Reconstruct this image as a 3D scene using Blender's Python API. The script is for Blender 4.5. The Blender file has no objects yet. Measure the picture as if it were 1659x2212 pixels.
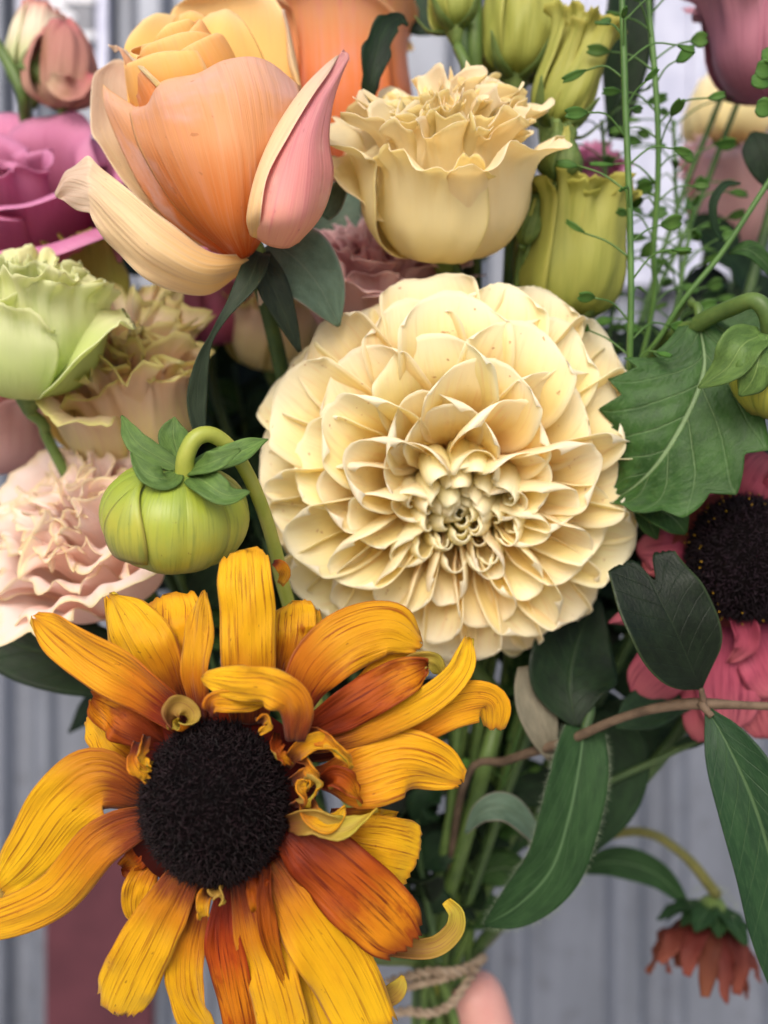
import bpy, math, random
import numpy as np
from mathutils import Vector

# ------------------------------------------------------------------ camera, sky, sun, exposure
sc = bpy.context.scene
COL = sc.collection
CAM_Z = 1.30                      # metres above the ground
F = 2171.0                        # focal length in pixels of a 1659 x 2212 frame
R = math.radians
camd = bpy.data.cameras.new('camera')
cam = bpy.data.objects.new('camera', camd); COL.objects.link(cam)
cam.location = (0, 0, CAM_Z); cam.rotation_euler = (R(90), 0, 0)
camd.sensor_fit = 'VERTICAL'; camd.sensor_height = 36.0; camd.sensor_width = 27.0
camd.lens = 36.0 * F / 2212.0
camd.clip_start = 0.01; camd.clip_end = 200
camd.dof.use_dof = True
camd.dof.focus_distance = 0.228
camd.dof.aperture_fstop = 8.2
sc.camera = cam

SUN_EL, SUN_AZ = 36.0, 192.0      # degrees; the azimuth is where the light comes from (180 = behind the camera)
world = bpy.data.worlds.new('World'); sc.world = world; world.use_nodes = True
wn = world.node_tree
bg = wn.nodes['Background']
sky = wn.nodes.new('ShaderNodeTexSky'); sky.sky_type = 'NISHITA'; sky.sun_disc = False
sky.sun_elevation = R(SUN_EL); sky.sun_rotation = R(SUN_AZ)
sky.air_density = 1.0; sky.dust_density = 4.0; sky.ozone_density = 1.0
wn.links.new(sky.outputs[0], bg.inputs[0]); bg.inputs[1].default_value = 0.15
sund = bpy.data.lights.new('sun', 'SUN'); sund.energy = 1.5; sund.angle = R(35); sund.color = (1.0, 0.98, 0.955)
sun = bpy.data.objects.new('sun', sund); COL.objects.link(sun)
az, el = R(SUN_AZ), R(SUN_EL)
sdir = Vector((math.sin(az) * math.cos(el), math.cos(az) * math.cos(el), math.sin(el)))
sun.rotation_euler = (-sdir).to_track_quat('-Z', 'Y').to_euler(); sun.location = (0, -1, 4)
sc.view_settings.view_transform = 'Standard'; sc.view_settings.look = 'None'
sc.view_settings.gamma = 1.0; sc.view_settings.exposure = 0.26
sc.render.engine = 'CYCLES'
sc.cycles.max_bounces = 12; sc.cycles.diffuse_bounces = 9; sc.cycles.transmission_bounces = 9
sc.cycles.use_denoising = True

# ------------------------------------------------------------------ small maths
rng = random.Random(7)
def V(*a): return np.array(a, float)
def P(x, y, d):                   # a point seen at (x, y) of the 1659 x 2212 frame, d cm away
    return np.array(((x - 829.5) * d / F, d, (1106.0 - y) * d / F))
def PX(pts): return np.array([P(*p) for p in pts])
def K(pts): return np.array([P(x * .66, 1128 + y * .66, d) for x, y, d in pts])       # enlarged lower-left view
def Q(pts): return np.array([P(x * .5, y * .5, d) for x, y, d in pts])               # enlarged upper-left view
def G(pts): return np.array([P(1227.6 + x * .48, 597 + y * .48, d) for x, y, d in pts])  # enlarged right view
def W2M(p): return np.asarray(p) * 0.01 + np.array((0, 0, CAM_Z))
def unit(v):
    v = np.asarray(v, float); n = np.linalg.norm(v, axis=-1, keepdims=True); return v / np.maximum(n, 1e-9)
def cr(pts, t):                   # Catmull-Rom through pts (N x k) at t in 0..1
    pts = np.asarray(pts, float)
    if pts.ndim == 1: pts = pts[:, None]
    n = len(pts) - 1
    pp = np.vstack([2 * pts[0] - pts[1], pts, 2 * pts[-1] - pts[-2]])
    x = np.clip(np.asarray(t, float), 0, 1) * n
    i = np.minimum(x.astype(int), n - 1); f = (x - i)[:, None]
    a, b, c, d = pp[i], pp[i + 1], pp[i + 2], pp[i + 3]
    return .5 * (2 * b + (c - a) * f + (2 * a - 5 * b + 4 * c - d) * f ** 2 + (3 * b - a - 3 * c + d) * f ** 3)
def li(vals, t):                  # smooth 1-D profile
    if np.isscalar(vals): return np.full(len(t), float(vals))
    return cr(np.array(vals, float), t)[:, 0]
def wob(seed, k=3):               # a smooth random function of two variables, about -1..1
    r = random.Random(seed)
    w = [(r.uniform(.6, 1.5), r.uniform(-1.2, 1.2), r.uniform(0, 6.28), 1 / (1 + .5 * j)) for j in range(k)]
    s = sum(q[3] for q in w)
    def f(x, y=0):
        o = 0
        for j, (fx, fy, ph, a) in enumerate(w): o = o + a * np.sin((fx * x + fy * y) * (1 + j) + ph)
        return o / s * 1.4
    return f
def srgb(h):
    h = h.lstrip('#'); c = [int(h[i:i + 2], 16) / 255 for i in (0, 2, 4)]
    return tuple(x / 12.92 if x <= .04045 else ((x + .055) / 1.055) ** 2.4 for x in c) + (1.0,)

# ------------------------------------------------------------------ materials
def nodes(name):
    m = bpy.data.materials.new(name); m.use_nodes = True; nt = m.node_tree; nt.nodes.clear()
    out = nt.nodes.new('ShaderNodeOutputMaterial')
    def N(t, **kw):
        n = nt.nodes.new('ShaderNode' + t)
        for k, v in kw.items():
            if k in ('operation', 'blend_type', 'data_type', 'noise_dimensions', 'feature', 'clamp', 'use_clamp', 'interpolation_type', 'distance'): setattr(n, k, v)
            else: n.inputs[k].default_value = v
        return n
    def L(a, b): nt.links.new(a, b)
    def math_(op, a, b=None, c=None):
        n = N('Math', operation=op)
        for i, x in enumerate((a, b, c)):
            if x is None: continue
            if isinstance(x, (int, float)): n.inputs[i].default_value = x
            else: L(x, n.inputs[i])
        return n.outputs[0]
    def mix(f, a, b, bt='MIX'):
        n = nt.nodes.new('ShaderNodeMixRGB'); n.blend_type = bt
        for i, x in enumerate((f, a, b)):
            if isinstance(x, (int, float)): n.inputs[i].default_value = x
            elif isinstance(x, tuple): n.inputs[i].default_value = x
            else: L(x, n.inputs[i])
        return n.outputs[0]
    def smooth(x, lo, hi, a=0., b=1.):
        n = N('MapRange', interpolation_type='SMOOTHSTEP'); L(x, n.inputs[0])
        for i, q in enumerate((lo, hi, a, b)): n.inputs[i + 1].default_value = q
        return n.outputs[0]
    def noise(vec, scale, detail=3, rough=.55):
        n = N('TexNoise'); n.inputs['Scale'].default_value = scale; n.inputs['Detail'].default_value = detail; n.inputs['Roughness'].default_value = rough
        if vec is not None: L(vec, n.inputs['Vector'])
        return n.outputs[0]
    def ramp(f, stops):
        n = N('ValToRGB'); cr_ = n.color_ramp; cr_.interpolation = 'EASE'
        while len(cr_.elements) < len(stops): cr_.elements.new(.5)
        for e, (p, c) in zip(cr_.elements, stops): e.position = p; e.color = srgb(c) if isinstance(c, str) else c
        L(f, n.inputs[0]); return n.outputs[0]
    return m, nt, out, N, L, math_, mix, smooth, noise, ramp

def petal_mat(name, stops, edge=None, streak=None, blotch=None, speck=None, rough=.55, trans=.28, bump=.25, streak_scale=26, var=.06, spec=.25, fuzz=.0):
    """stops: pigment from base (0) to tip (1); edge: (hex, start, amount); streak: (hex, amount, from, to along the length); blotch: (hex, amount, scale)"""
    m, nt, out, N, L, M, mix, smooth, noise, ramp = nodes(name)
    tc = N('TexCoord'); uv = tc.outputs['UV']; sep = N('SeparateXYZ'); L(uv, sep.inputs[0]); u, v = sep.outputs[0], sep.outputs[1]
    oi = N('ObjectInfo'); rnd = oi.outputs['Random']
    vec = N('CombineXYZ'); L(M('MULTIPLY', u, 1.6), vec.inputs[0]); L(M('MULTIPLY', v, float(streak_scale)), vec.inputs[1]); L(M('MULTIPLY', rnd, 37.), vec.inputs[2])
    st = noise(vec.outputs[0], 1.0, 4, .6)
    vec2 = N('CombineXYZ'); L(M('MULTIPLY', u, 4.), vec2.inputs[0]); L(M('MULTIPLY', v, 3.), vec2.inputs[1]); L(M('MULTIPLY', rnd, 53.), vec2.inputs[2])
    bl = noise(vec2.outputs[0], 1.0, 4, .6)
    uu = M('ADD', u, M('MULTIPLY', M('SUBTRACT', st, .5), .34))
    c = ramp(uu, stops)
    if blotch:
        b2 = noise(vec2.outputs[0], blotch[2], 4, .65)
        c = mix(M('MULTIPLY', smooth(b2, .48, .68), blotch[1]), c, srgb(blotch[0]))
    if streak:
        f = M('MULTIPLY', smooth(st, .50, .66), streak[1])
        f = M('MULTIPLY', f, M('MULTIPLY', smooth(u, streak[2] - .12, streak[2] + .05), smooth(u, streak[3] - .1, streak[3] + .15, 1., 0.)))
        f = M('MULTIPLY', f, smooth(bl, .3, .55, .35, 1.))
        c = mix(f, c, srgb(streak[0]))
    if edge:
        e = M('ABSOLUTE', M('SUBTRACT', M('MULTIPLY', v, 2.), 1.))
        e = M('MAXIMUM', e, u); e = M('ADD', e, M('MULTIPLY', M('SUBTRACT', bl, .5), .12))
        c = mix(M('MULTIPLY', smooth(e, edge[1], 1.0), edge[2]), c, srgb(edge[0]))
    if speck:
        vor = N('TexNoise'); L(vec2.outputs[0], vor.inputs['Vector']); vor.inputs['Scale'].default_value = speck[2]; vor.inputs['Detail'].default_value = 2
        c = mix(M('MULTIPLY', smooth(vor.outputs[0], .70, .76), speck[1]), c, srgb(speck[0]))
    hs = N('HueSaturation'); L(c, hs.inputs['Color']); L(M('ADD', M('MULTIPLY', rnd, var * 2), 1 - var), hs.inputs['Value'])
    L(M('ADD', M('MULTIPLY', M('FRACT', M('MULTIPLY', rnd, 7.3)), .016), .492), hs.inputs['Hue'])
    c = hs.outputs[0]
    p = N('BsdfPrincipled'); L(c, p.inputs['Base Color']); p.inputs['Roughness'].default_value = rough
    p.inputs['Specular IOR Level'].default_value = spec
    if fuzz: p.inputs['Sheen Weight'].default_value = fuzz
    bp = N('Bump'); bp.inputs['Strength'].default_value = bump; bp.inputs['Distance'].default_value = .0006; L(st, bp.inputs['Height']); L(bp.outputs[0], p.inputs['Normal'])
    t = N('BsdfTranslucent'); L(c, t.inputs[0])
    ms = N('MixShader'); ms.inputs[0].default_value = trans; L(p.outputs[0], ms.inputs[1]); L(t.outputs[0], ms.inputs[2]); L(ms.outputs[0], out.inputs[0])
    return m

def leaf_mat(name, c1, c2, vein, rough=.42, nveins=7, slope=.9, vw=.05, trans=.12, vamt=.7, spec=.3, bump=.5, edge=None):
    m, nt, out, N, L, M, mix, smooth, noise, ramp = nodes(name)
    tc = N('TexCoord'); sep = N('SeparateXYZ'); L(tc.outputs['UV'], sep.inputs[0]); u, v = sep.outputs[0], sep.outputs[1]
    rnd = N('ObjectInfo').outputs['Random']
    a = M('ABSOLUTE', M('SUBTRACT', M('MULTIPLY', v, 2.), 1.))
    vec = N('CombineXYZ'); L(u, vec.inputs[0]); L(v, vec.inputs[1]); L(M('MULTIPLY', rnd, 31.), vec.inputs[2])
    n1 = noise(vec.outputs[0], 5., 5, .65); n2 = noise(vec.outputs[0], 34., 3, .6)
    mid = smooth(a, vw * .5, vw * 1.5, 1., 0.)
    s = M('FRACT', M('ADD', M('SUBTRACT', M('MULTIPLY', u, float(nveins)), M('MULTIPLY', M('POWER', a, .8), slope * nveins * .28)), M('MULTIPLY', n1, .22)))
    sd = M('MINIMUM', s, M('SUBTRACT', 1., s))
    side = M('MULTIPLY', smooth(sd, .012, .06, 1., 0.), smooth(a, .0, .95, 1., .25))
    c = mix(smooth(n1, .32, .68), srgb(c1), srgb(c2))
    c = mix(M('MULTIPLY', smooth(n2, .45, .75), .10), c, srgb(vein))
    f = M('MULTIPLY', M('MAXIMUM', mid, M('MULTIPLY', side, .55)), vamt)
    c = mix(f, c, srgb(vein))
    if edge: c = mix(smooth(a, .93, .99), c, srgb(edge))
    hs = N('HueSaturation'); L(c, hs.inputs['Color']); L(M('ADD', M('MULTIPLY', rnd, .3), .85), hs.inputs['Value'])
    p = N('BsdfPrincipled'); L(hs.outputs[0], p.inputs['Base Color']); p.inputs['Specular IOR Level'].default_value = spec
    L(smooth(n2, .3, .7, rough - .06, rough + .1), p.inputs['Roughness'])
    bp = N('Bump'); bp.inputs['Strength'].default_value = bump; bp.inputs['Distance'].default_value = .0006
    L(M('ADD', M('MULTIPLY', n2, .5), M('MULTIPLY', M('MAXIMUM', mid, side), -.6)), bp.inputs['Height']); L(bp.outputs[0], p.inputs['Normal'])
    t = N('BsdfTranslucent'); L(hs.outputs[0], t.inputs[0])
    ms = N('MixShader'); ms.inputs[0].default_value = trans; L(p.outputs[0], ms.inputs[1]); L(t.outputs[0], ms.inputs[2]); L(ms.outputs[0], out.inputs[0])
    return m

def plain_mat(name, c1, c2, scale=40., rough=.5, bump=.3, spec=.3, metal=0., stretch=(1, 1, 1), dist=.0008, sub=0.):
    m, nt, out, N, L, M, mix, smooth, noise, ramp = nodes(name)
    tc = N('TexCoord'); mp = N('Mapping'); mp.inputs['Scale'].default_value = stretch; L(tc.outputs['Object'], mp.inputs[0])
    n = noise(mp.outputs[0], scale, 5, .65)
    c = mix(smooth(n, .3, .7), srgb(c1), srgb(c2))
    p = N('BsdfPrincipled'); L(c, p.inputs['Base Color']); p.inputs['Roughness'].default_value = rough; p.inputs['Specular IOR Level'].default_value = spec; p.inputs['Metallic'].default_value = metal
    if sub: p.inputs['Subsurface Weight'].default_value = sub; p.inputs['Subsurface Radius'].default_value = (.008, .003, .002)
    bp = N('Bump'); bp.inputs['Strength'].default_value = bump; bp.inputs['Distance'].default_value = dist; L(n, bp.inputs['Height']); L(bp.outputs[0], p.inputs['Normal'])
    L(p.outputs[0], out.inputs[0]); return m

# ------------------------------------------------------------------ mesh helpers (all shapes are computed in cm, then placed in metres)
def thing(name, label, cat, base, group=None):
    o = bpy.data.objects.new(name, None); COL.objects.link(o); o.empty_display_size = .01
    o.location = W2M(base); o['label'] = label; o['category'] = cat
    if group: o['group'] = group
    return o
def build(name, verts, faces, mats, parent=None, uvs=None, smooth=True, solid=0., kind=None, label=None, matidx=None, sub=0):
    v = W2M(verts)
    if parent is not None:
        q = parent
        while q is not None: v = v - np.array(q.location); q = q.parent
    me = bpy.data.meshes.new(name); me.from_pydata(v.tolist(), [], faces)
    if uvs is not None:
        ul = me.uv_layers.new(name='UVMap'); idx = np.zeros(len(me.loops), int); me.loops.foreach_get('vertex_index', idx)
        ul.data.foreach_set('uv', np.asarray(uvs, float)[idx].ravel())
    if not isinstance(mats, (list, tuple)): mats = [mats]
    for m in mats: me.materials.append(m)
    if matidx is not None: me.polygons.foreach_set('material_index', matidx)
    if smooth: me.polygons.foreach_set('use_smooth', [True] * len(me.polygons))
    o = bpy.data.objects.new(name, me); COL.objects.link(o); o.parent = parent
    if sub:
        s = o.modifiers.new('smooth', 'SUBSURF'); s.levels = s.render_levels = sub
    if solid:
        s = o.modifiers.new('thickness', 'SOLIDIFY'); s.thickness = solid * .01; s.offset = -1
        if len(mats) > 1: s.material_offset = 1
    if kind: o['kind'] = kind
    if label: o['label'] = label
    return o
def gridfaces(nu, nv, flip=False, off=0, wrap=False):
    f = []
    for i in range(nu - 1):
        for j in range(nv if wrap else nv - 1):
            k = (j + 1) % nv
            q = (off + i * nv + j, off + i * nv + k, off + (i + 1) * nv + k, off + (i + 1) * nv + j)
            f.append(q[::-1] if flip else q)
    return f
def griduv(nu, nv):
    u = np.repeat(np.linspace(0, 1, nu), nv); v = np.tile(np.linspace(0, 1, nv), nu); return np.stack([u, v], 1)

def ribbon_pts(spine, nrm, W, prof, cup=0.3, nu=20, nv=11, twist=0., ripple=(0, 3), groove=(0, 5), tipround=0., notch=None, teeth=None, quilt=None, serr=0., seed=0, dent=0., centre=0.):
    r = random.Random(seed); t = np.linspace(0, 1, nu); spine = np.asarray(spine, float)
    n = np.asarray(nrm, float)
    if n.ndim == 1: n = np.tile(n, (2, 1))
    vv = np.linspace(-1, 1, nv)
    hw = W * np.maximum(li(prof, t), 0.0)
    cu = li(cup, t); tw = li(twist, t)
    U = np.repeat(t[:, None], nv, 1); VV = np.repeat(vv[None, :], nu, 0)
    Ue = U - tipround * VV ** 2 * U ** 5
    if notch: Ue = Ue - notch[2] * np.exp(-((VV - notch[0]) / notch[1]) ** 2) * U ** 6
    if serr:
        sn = np.array([r.uniform(-1, 1) for _ in range(nv)]); Ue = Ue + serr * sn[None, :] * U ** 12
    fl = Ue.ravel()
    base = cr(spine, fl).reshape(nu, nv, 3)
    T = unit(cr(spine, np.clip(fl + .01, 0, 1)) - cr(spine, np.clip(fl - .01, 0, 1))).reshape(nu, nv, 3)
    Nn = cr(n, fl).reshape(nu, nv, 3)
    Nn = unit(Nn - (Nn * T).sum(-1, keepdims=True) * T); B = np.cross(T, Nn)
    c_, s_ = np.cos(tw)[:, None, None], np.sin(tw)[:, None, None]
    N2 = Nn * c_ + B * s_; B2 = B * c_ - Nn * s_
    a = np.where(np.abs(cu) < 1e-3, 1e-3, cu)[:, None]
    x = np.sin(a * VV) / a; z = (1 - np.cos(a * VV)) / a
    h = hw[:, None]
    if teeth:
        k, amp, sk = teeth
        ph = (U * k) % 1.0; saw = np.where(ph < .75, ph / .75, (1 - ph) / .25)
        h = h * (1 + amp * (saw - .6) * np.abs(VV) ** 4)
    wf = wob(seed); wg = wob(seed + 991)
    off = (z - centre * (1 - np.sin(a) / a) / a) * h
    if ripple[0]: off = off + ripple[0] * np.abs(VV) ** 1.5 * wf(U * ripple[1] * 3, VV * 1.6) * np.minimum(1, U * 3)
    if groove[0]: off = off + groove[0] * np.cos(VV * math.pi * groove[1] + wg(U * 2) * .5) * np.minimum(1, 3.5 * (1 - U) + .15) * np.minimum(1, U * 4)
    if dent: off = off + dent * wg(U * 5, VV * 2.2)
    if quilt:
        k, amp = quilt
        ph = (U * k - .25 * k * np.abs(VV) ** .8); off = off + amp * np.abs(np.sin(math.pi * ph)) * np.minimum(1, np.abs(VV) * 4) * (1 - .5 * np.abs(VV)) - amp * 1.2 * np.exp(-(VV / .07) ** 2)
    pts = base + B2 * (x * h)[..., None] + N2 * off[..., None]
    return pts.reshape(-1, 3)
def ribbon(name, spine, nrm, W, prof, mats, parent, nu=20, nv=11, solid=.03, label=None, **kw):
    return build(name, ribbon_pts(spine, nrm, W, prof, nu=nu, nv=nv, **kw), gridfaces(nu, nv), mats, parent, griduv(nu, nv), solid=solid, label=label)
def patch(name, rows, mats, parent, nu=26, nv=26, solid=.016, flip=False, ripple=0., seed=0, conv=Q, wave=4.):
    """a petal through rows of measured points, base to rim"""
    C = np.array([conv(r) for r in rows]); m, n = C.shape[:2]
    t = np.linspace(0, 1, nu); s = np.linspace(0, 1, nv)
    A = np.stack([cr(C[:, j], t) for j in range(n)], 1)          # nu x n x 3
    pts = np.stack([cr(A[i], s) for i in range(nu)], 0)
    if ripple:
        f = wob(seed); g = wob(seed + 5); U = t[:, None]; S = s[None, :]
        w = np.maximum(U ** 2, np.abs(2 * S - 1) ** 3)
        pts[..., 1] += ripple * w * f(U * wave, S * wave); pts[..., 2] += ripple * .6 * w * g(U * wave, S * wave)
    return build(name, pts.reshape(-1, 3), gridfaces(nu, nv, flip), mats, parent, griduv(nu, nv), solid=solid)
def tube_pts(pts, rad, n=24, k=8, lump=0., seed=0):
    t = np.linspace(0, 1, n); c = cr(pts, t); r = li(rad, t)
    T = unit(np.gradient(c, axis=0)); ref = np.array((.3, -.9, .2)); A = np.cross(T, ref); A = unit(A); B = np.cross(T, A)
    a = np.linspace(0, 2 * math.pi, k, endpoint=False)
    w = wob(seed)
    rr = r[:, None] * (1 + lump * w(t[:, None] * 12, a[None, :]))
    p = c[:, None] + A[:, None] * (np.cos(a)[None, :, None] * rr[..., None]) + B[:, None] * (np.sin(a)[None, :, None] * rr[..., None])
    return p.reshape(-1, 3)
def tube_mesh(pts, rad, n=24, k=8, off=0, **kw):
    v = tube_pts(pts, rad, n, k, **kw); f = gridfaces(n, k, True, off, True)
    f.append(tuple(off + j for j in range(k))); f.append(tuple(off + (n - 1) * k + j for j in range(k))[::-1])
    return v, f
def tube(name, pts, rad, mat, parent, n=24, k=8, label=None, **kw):
    v, f = tube_mesh(pts, rad, n, k, **kw)
    uv = np.stack([np.repeat(np.linspace(0, 1, n), k), np.tile(np.linspace(0, 1, k), n)], 1)
    return build(name, v, f, mat, parent, uv, label=label)
def frame(axis, roll=0.):
    w = unit(axis); a = np.array((0, 0, 1.)) if abs(w[2]) < .95 else np.array((0, 1., 0))
    x = unit(np.cross(a, w)); y = np.cross(w, x); c, s = math.cos(roll), math.sin(roll)
    return x * c + y * s, y * c - x * s, w
CAMN = V(0, -1, 0)
def hairs(name, roots, dirs, length, rad, mat, parent, seed=0, bend=.4, jitter=.4):
    r = np.random.RandomState(seed); roots = np.asarray(roots); dirs = unit(np.asarray(dirs)); n = len(roots)
    d = unit(dirs + r.normal(0, jitter, (n, 3))); ln = length * r.uniform(.5, 1.25, n)
    side = unit(np.cross(d, r.normal(0, 1, (n, 3)))); bd = unit(np.cross(d, side)) * bend
    s2 = np.cross(d, side)
    vs = []
    for kk, (fr, rr) in enumerate(((0, 1), (.55, .75))):
        c = roots + d * (ln * fr)[:, None] + bd * (ln * fr * fr)[:, None]
        for a in (0, 2.09, 4.19): vs.append(c + (side * math.cos(a) + s2 * math.sin(a)) * rad * rr)
    vs.append(roots + d * ln[:, None] + bd * ln[:, None])
    A = np.stack(vs, 1)
    f = []
    for i in range(n):
        o = i * 7
        for j in range(3):
            k = (j + 1) % 3; f.append((o + j, o + k, o + 3 + k, o + 3 + j)); f.append((o + 3 + j, o + 3 + k, o + 6))
    return build(name, A.reshape(-1, 3), f, mat, parent, kind='stuff')

# ------------------------------------------------------------------ the ruffled-flower builder
def rosette(parent, base, axis, layers, mats, roll=0., seed=0, nu=16, nv=25, solid=.016, name='petal', scale=1.):
    x, y, w = frame(axis, roll); base = np.asarray(base); k = 0
    for ly in layers:
        n = ly['n']
        for i in range(n):
            if i in ly.get('skip', ()): continue
            k += 1; sd = seed * 1000 + k * 17; r = random.Random(sd)
            ph0 = ly.get('phase', 0) + 2 * math.pi * i / n + r.uniform(-1, 1) * ly.get('jit', .12)
            t = np.linspace(0, 1, nu); prof = cr(np.array(ly['prof'], float), t)
            U = t[:, None]; S = np.linspace(-1, 1, nv)[None, :]
            e = np.clip((U - .45) / .55, 0, 1); e = e * e * (3 - 2 * e)
            f1, f2, f3, f4 = (wob(sd + q, 2 if q < 3 else 4) for q in range(4))
            amp = ly.get('ruff', 0.); fq = ly.get('freq', 5.)
            hs = 1 + r.uniform(-1, 1) * ly.get('hj', .06)
            op = 1 + r.uniform(-1, 1) * ly.get('oj', .08)
            half = ly['half']
            ph = ph0 + S * half * (ly.get('narrow', .75) + (1 - ly.get('narrow', .75)) * np.minimum(1, U * 2))
            f5, f6 = wob(sd + 11, 2), wob(sd + 12, 2); fr = ly.get('frill', .45 * amp) * U ** 5
            rr = prof[:, :1] * (1 + (op - 1) * U) + ly.get('over', .08) * S * np.minimum(1, U * 3) + e * amp * 1.25 * f1(S * fq, U * 2.)
            zz = prof[:, 1:] * hs - ly.get('drop', .3) * np.abs(S) ** 2.4 * e + e * amp * .4 * f2(S * fq * 1.3, U * 2)
            ph = ph + e * amp * .6 / np.maximum(rr, .4) * f3(S * fq, U * 2)
            rr = rr + fr * f5(S * fq * 2., U * 3); zz = zz + .8 * fr * f6(S * fq * 1.9, U * 3)
            se = ly.get('serr', 0.)
            if se:
                q = np.array([r.uniform(-1, 1) for _ in range(nv)])[None, :]; zz = zz + se * q * U ** 10; rr = rr + .5 * se * q * U ** 10
            lump = ly.get('lump', 0.)
            if lump: rr = rr + lump * f4(S * 3, U * 4)
            pts = base + scale * ((rr * np.cos(ph))[..., None] * x + (rr * np.sin(ph))[..., None] * y + (zz + 0 * ph)[..., None] * w)
            mt = ly.get('mats', mats)
            build(ly.get('name', name), pts.reshape(-1, 3), gridfaces(nu, nv, True), mt, parent, griduv(nu, nv), solid=solid)
BIND = (952, 2120, 33.5)
def stem(parent, top, mat, rad=.17, via=(), bind=None, name='stem'):
    b = bind or (BIND[0] + rng.uniform(-55, 55), BIND[1] + rng.uniform(-10, 10), BIND[2] + rng.uniform(-1.0, 1.2))
    e = P(b[0] + (b[0] - BIND[0]) * -.6 + 10, 2560, b[2] + .4)
    return tube(name, np.vstack([[top], [P(*q) for q in via], [P(*b)], [e]]) if len(via) else np.vstack([[top], [.5 * (np.asarray(top) + P(*b)) + V(0, .8, -.3)], [P(*b)], [e]]), rad, mat, parent, n=30, k=8, lump=.05, seed=rng.randint(0, 999))

# ------------------------------------------------------------------ palette
STEM = plain_mat('green stem', '#455C2C', '#627A3E', 60, .45, .2, .35)
STEM_F = plain_mat('furry olive stem', '#5A5A30', '#74703E', 60, .6, .3, .2)
STEM_D = plain_mat('dark green stem', '#33492C', '#4C6238', 60, .5, .2, .3)
STEM_Y = plain_mat('yellow green stem', '#8E9A3A', '#A9A94E', 50, .42, .2, .4)
SPRIG = plain_mat('slim sprig stem', '#40602E', '#587A3E', 60, .42, .15, .3)
DAHLIA_IN = petal_mat('dahlia petal face', [(0, '#F6C492'), (.2, '#FAE09A'), (.48, '#FBEDB0'), (1, '#FCF5D6')], edge=('#FDF8E6', .80, .45), streak=('#F0C880', .3, .05, .9), speck=('#B07038', .6, 3.6), rough=.5, trans=.5, bump=.45, streak_scale=24)
DAHLIA_OUT = petal_mat('dahlia petal back', [(0, '#F8BCA4'), (.3, '#FAE6BC'), (.6, '#FCF3D0'), (1, '#FDF8E6')], streak=('#F4CAA0', .3, .0, .9), rough=.5, trans=.5, streak_scale=24)
DAHLIA_CORE = petal_mat('young dahlia petal', [(0, '#EEDC86'), (.5, '#FAF0B6'), (1, '#FDF7DA')], streak=('#F4DCA0', .3, .1, .9), rough=.5, trans=.38)
RUD_Y = petal_mat('golden ray petal', [(0, '#52180A'), (.14, '#8A380C'), (.29, '#D2820C'), (.5, '#EDAE10'), (1, '#F6C016')], edge=('#C86E10', .92, .45), streak=('#9A3E0C', .8, .08, .9), blotch=('#D07A10', .25, .8), rough=.5, trans=.34, bump=.9, streak_scale=20, fuzz=.1, speck=('#8A3C10', .55, 4.))
RUD_O = petal_mat('rust streaked ray petal', [(0, '#52160A'), (.2, '#7E2C0A'), (.5, '#B4560E'), (.8, '#DC8C12'), (1, '#D07C10')], edge=('#8E380E', .8, .8), streak=('#6A220A', .95, .0, 1.), blotch=('#963A0C', .7, .9), rough=.52, trans=.3, bump=.9, streak_scale=16)
RUD_BACK = petal_mat('ray petal underside', [(0, '#7C4A2A'), (.4, '#A8883A'), (.8, '#B5A23C'), (1, '#C9A62C')], streak=('#7A3E3A', .6, .0, 1.0), rough=.6, trans=.22)
RUD_PINK = petal_mat('dusty pink ray petal', [(0, '#5E1830'), (.2, '#96384E'), (.55, '#BC586C'), (1, '#C87078')], edge=('#A84A5C', .85, .5), streak=('#7C2842', .7, .0, 1.), rough=.55, trans=.32, bump=.8, streak_scale=18)
RUD_PINKB = petal_mat('dusty pink underside', [(0, '#7C3A3E'), (.5, '#B4686A'), (1, '#C07C74')], streak=('#8A4440', .4, 0, 1), rough=.6)
RUD_DRY = petal_mat('dried red brown petal', [(0, '#32120E'), (.5, '#5C281C'), (1, '#7C4230')], streak=('#2A0E0C', .6, 0, 1), rough=.65, trans=.12)
CONE = plain_mat('dark cone', '#050304', '#0C0708', 400, .85, .5, .05)
CONE_H = plain_mat('cone bristle', '#050304', '#221217', 420, .55, .1, .25)
CONE_P = plain_mat('purple cone bristle', '#0E070C', '#24131F', 300, .6, .1, .25)
POLLEN = plain_mat('pollen', '#9A7420', '#C49A30', 300, .8, .2, .1)
ROSE_OUT = petal_mat('rose petal outside', [(0, '#D2571E'), (.22, '#DF8040'), (.5, '#E4A06C'), (.78, '#E6B698'), (1, '#EDBE98')], edge=('#F2C688', .93, .6), streak=('#E09478', .35, .1, 1.), blotch=('#E4B8B0', .7, .55), rough=.42, trans=.28, bump=.55, streak_scale=34, spec=.3, speck=('#A8603C', .4, 4.5))
ROSE_PINK = petal_mat('pink rose petal outside', [(0, '#E8B096'), (.3, '#E29A94'), (.6, '#DE9A9C'), (1, '#CC9490')], streak=('#D07076', .4, .0, .9), blotch=('#EBC4B6', .6, .6), rough=.45, trans=.3, bump=.5, streak_scale=30, spec=.3, speck=('#A8606C', .35, 4.5))
ROSE_IN = petal_mat('rose petal inside', [(0, '#F0B24C'), (.4, '#F4C878'), (1, '#F5D8A0')], streak=('#EDB468', .25, 0, .8), rough=.5, trans=.3, bump=.15)
ROSE_CREAM = petal_mat('creamy rose petal', [(0, '#F2D088'), (.4, '#F3DEB0'), (.75, '#ECD8BE'), (1, '#E4C6B2')], edge=('#F8EBD0', .9, .6), streak=('#DDBB8C', .35, 0, 1), blotch=('#DDC0A2', .5, .8), rough=.48, trans=.36, bump=.6, streak_scale=26, speck=('#A88A62', .5, 4.5))
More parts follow.
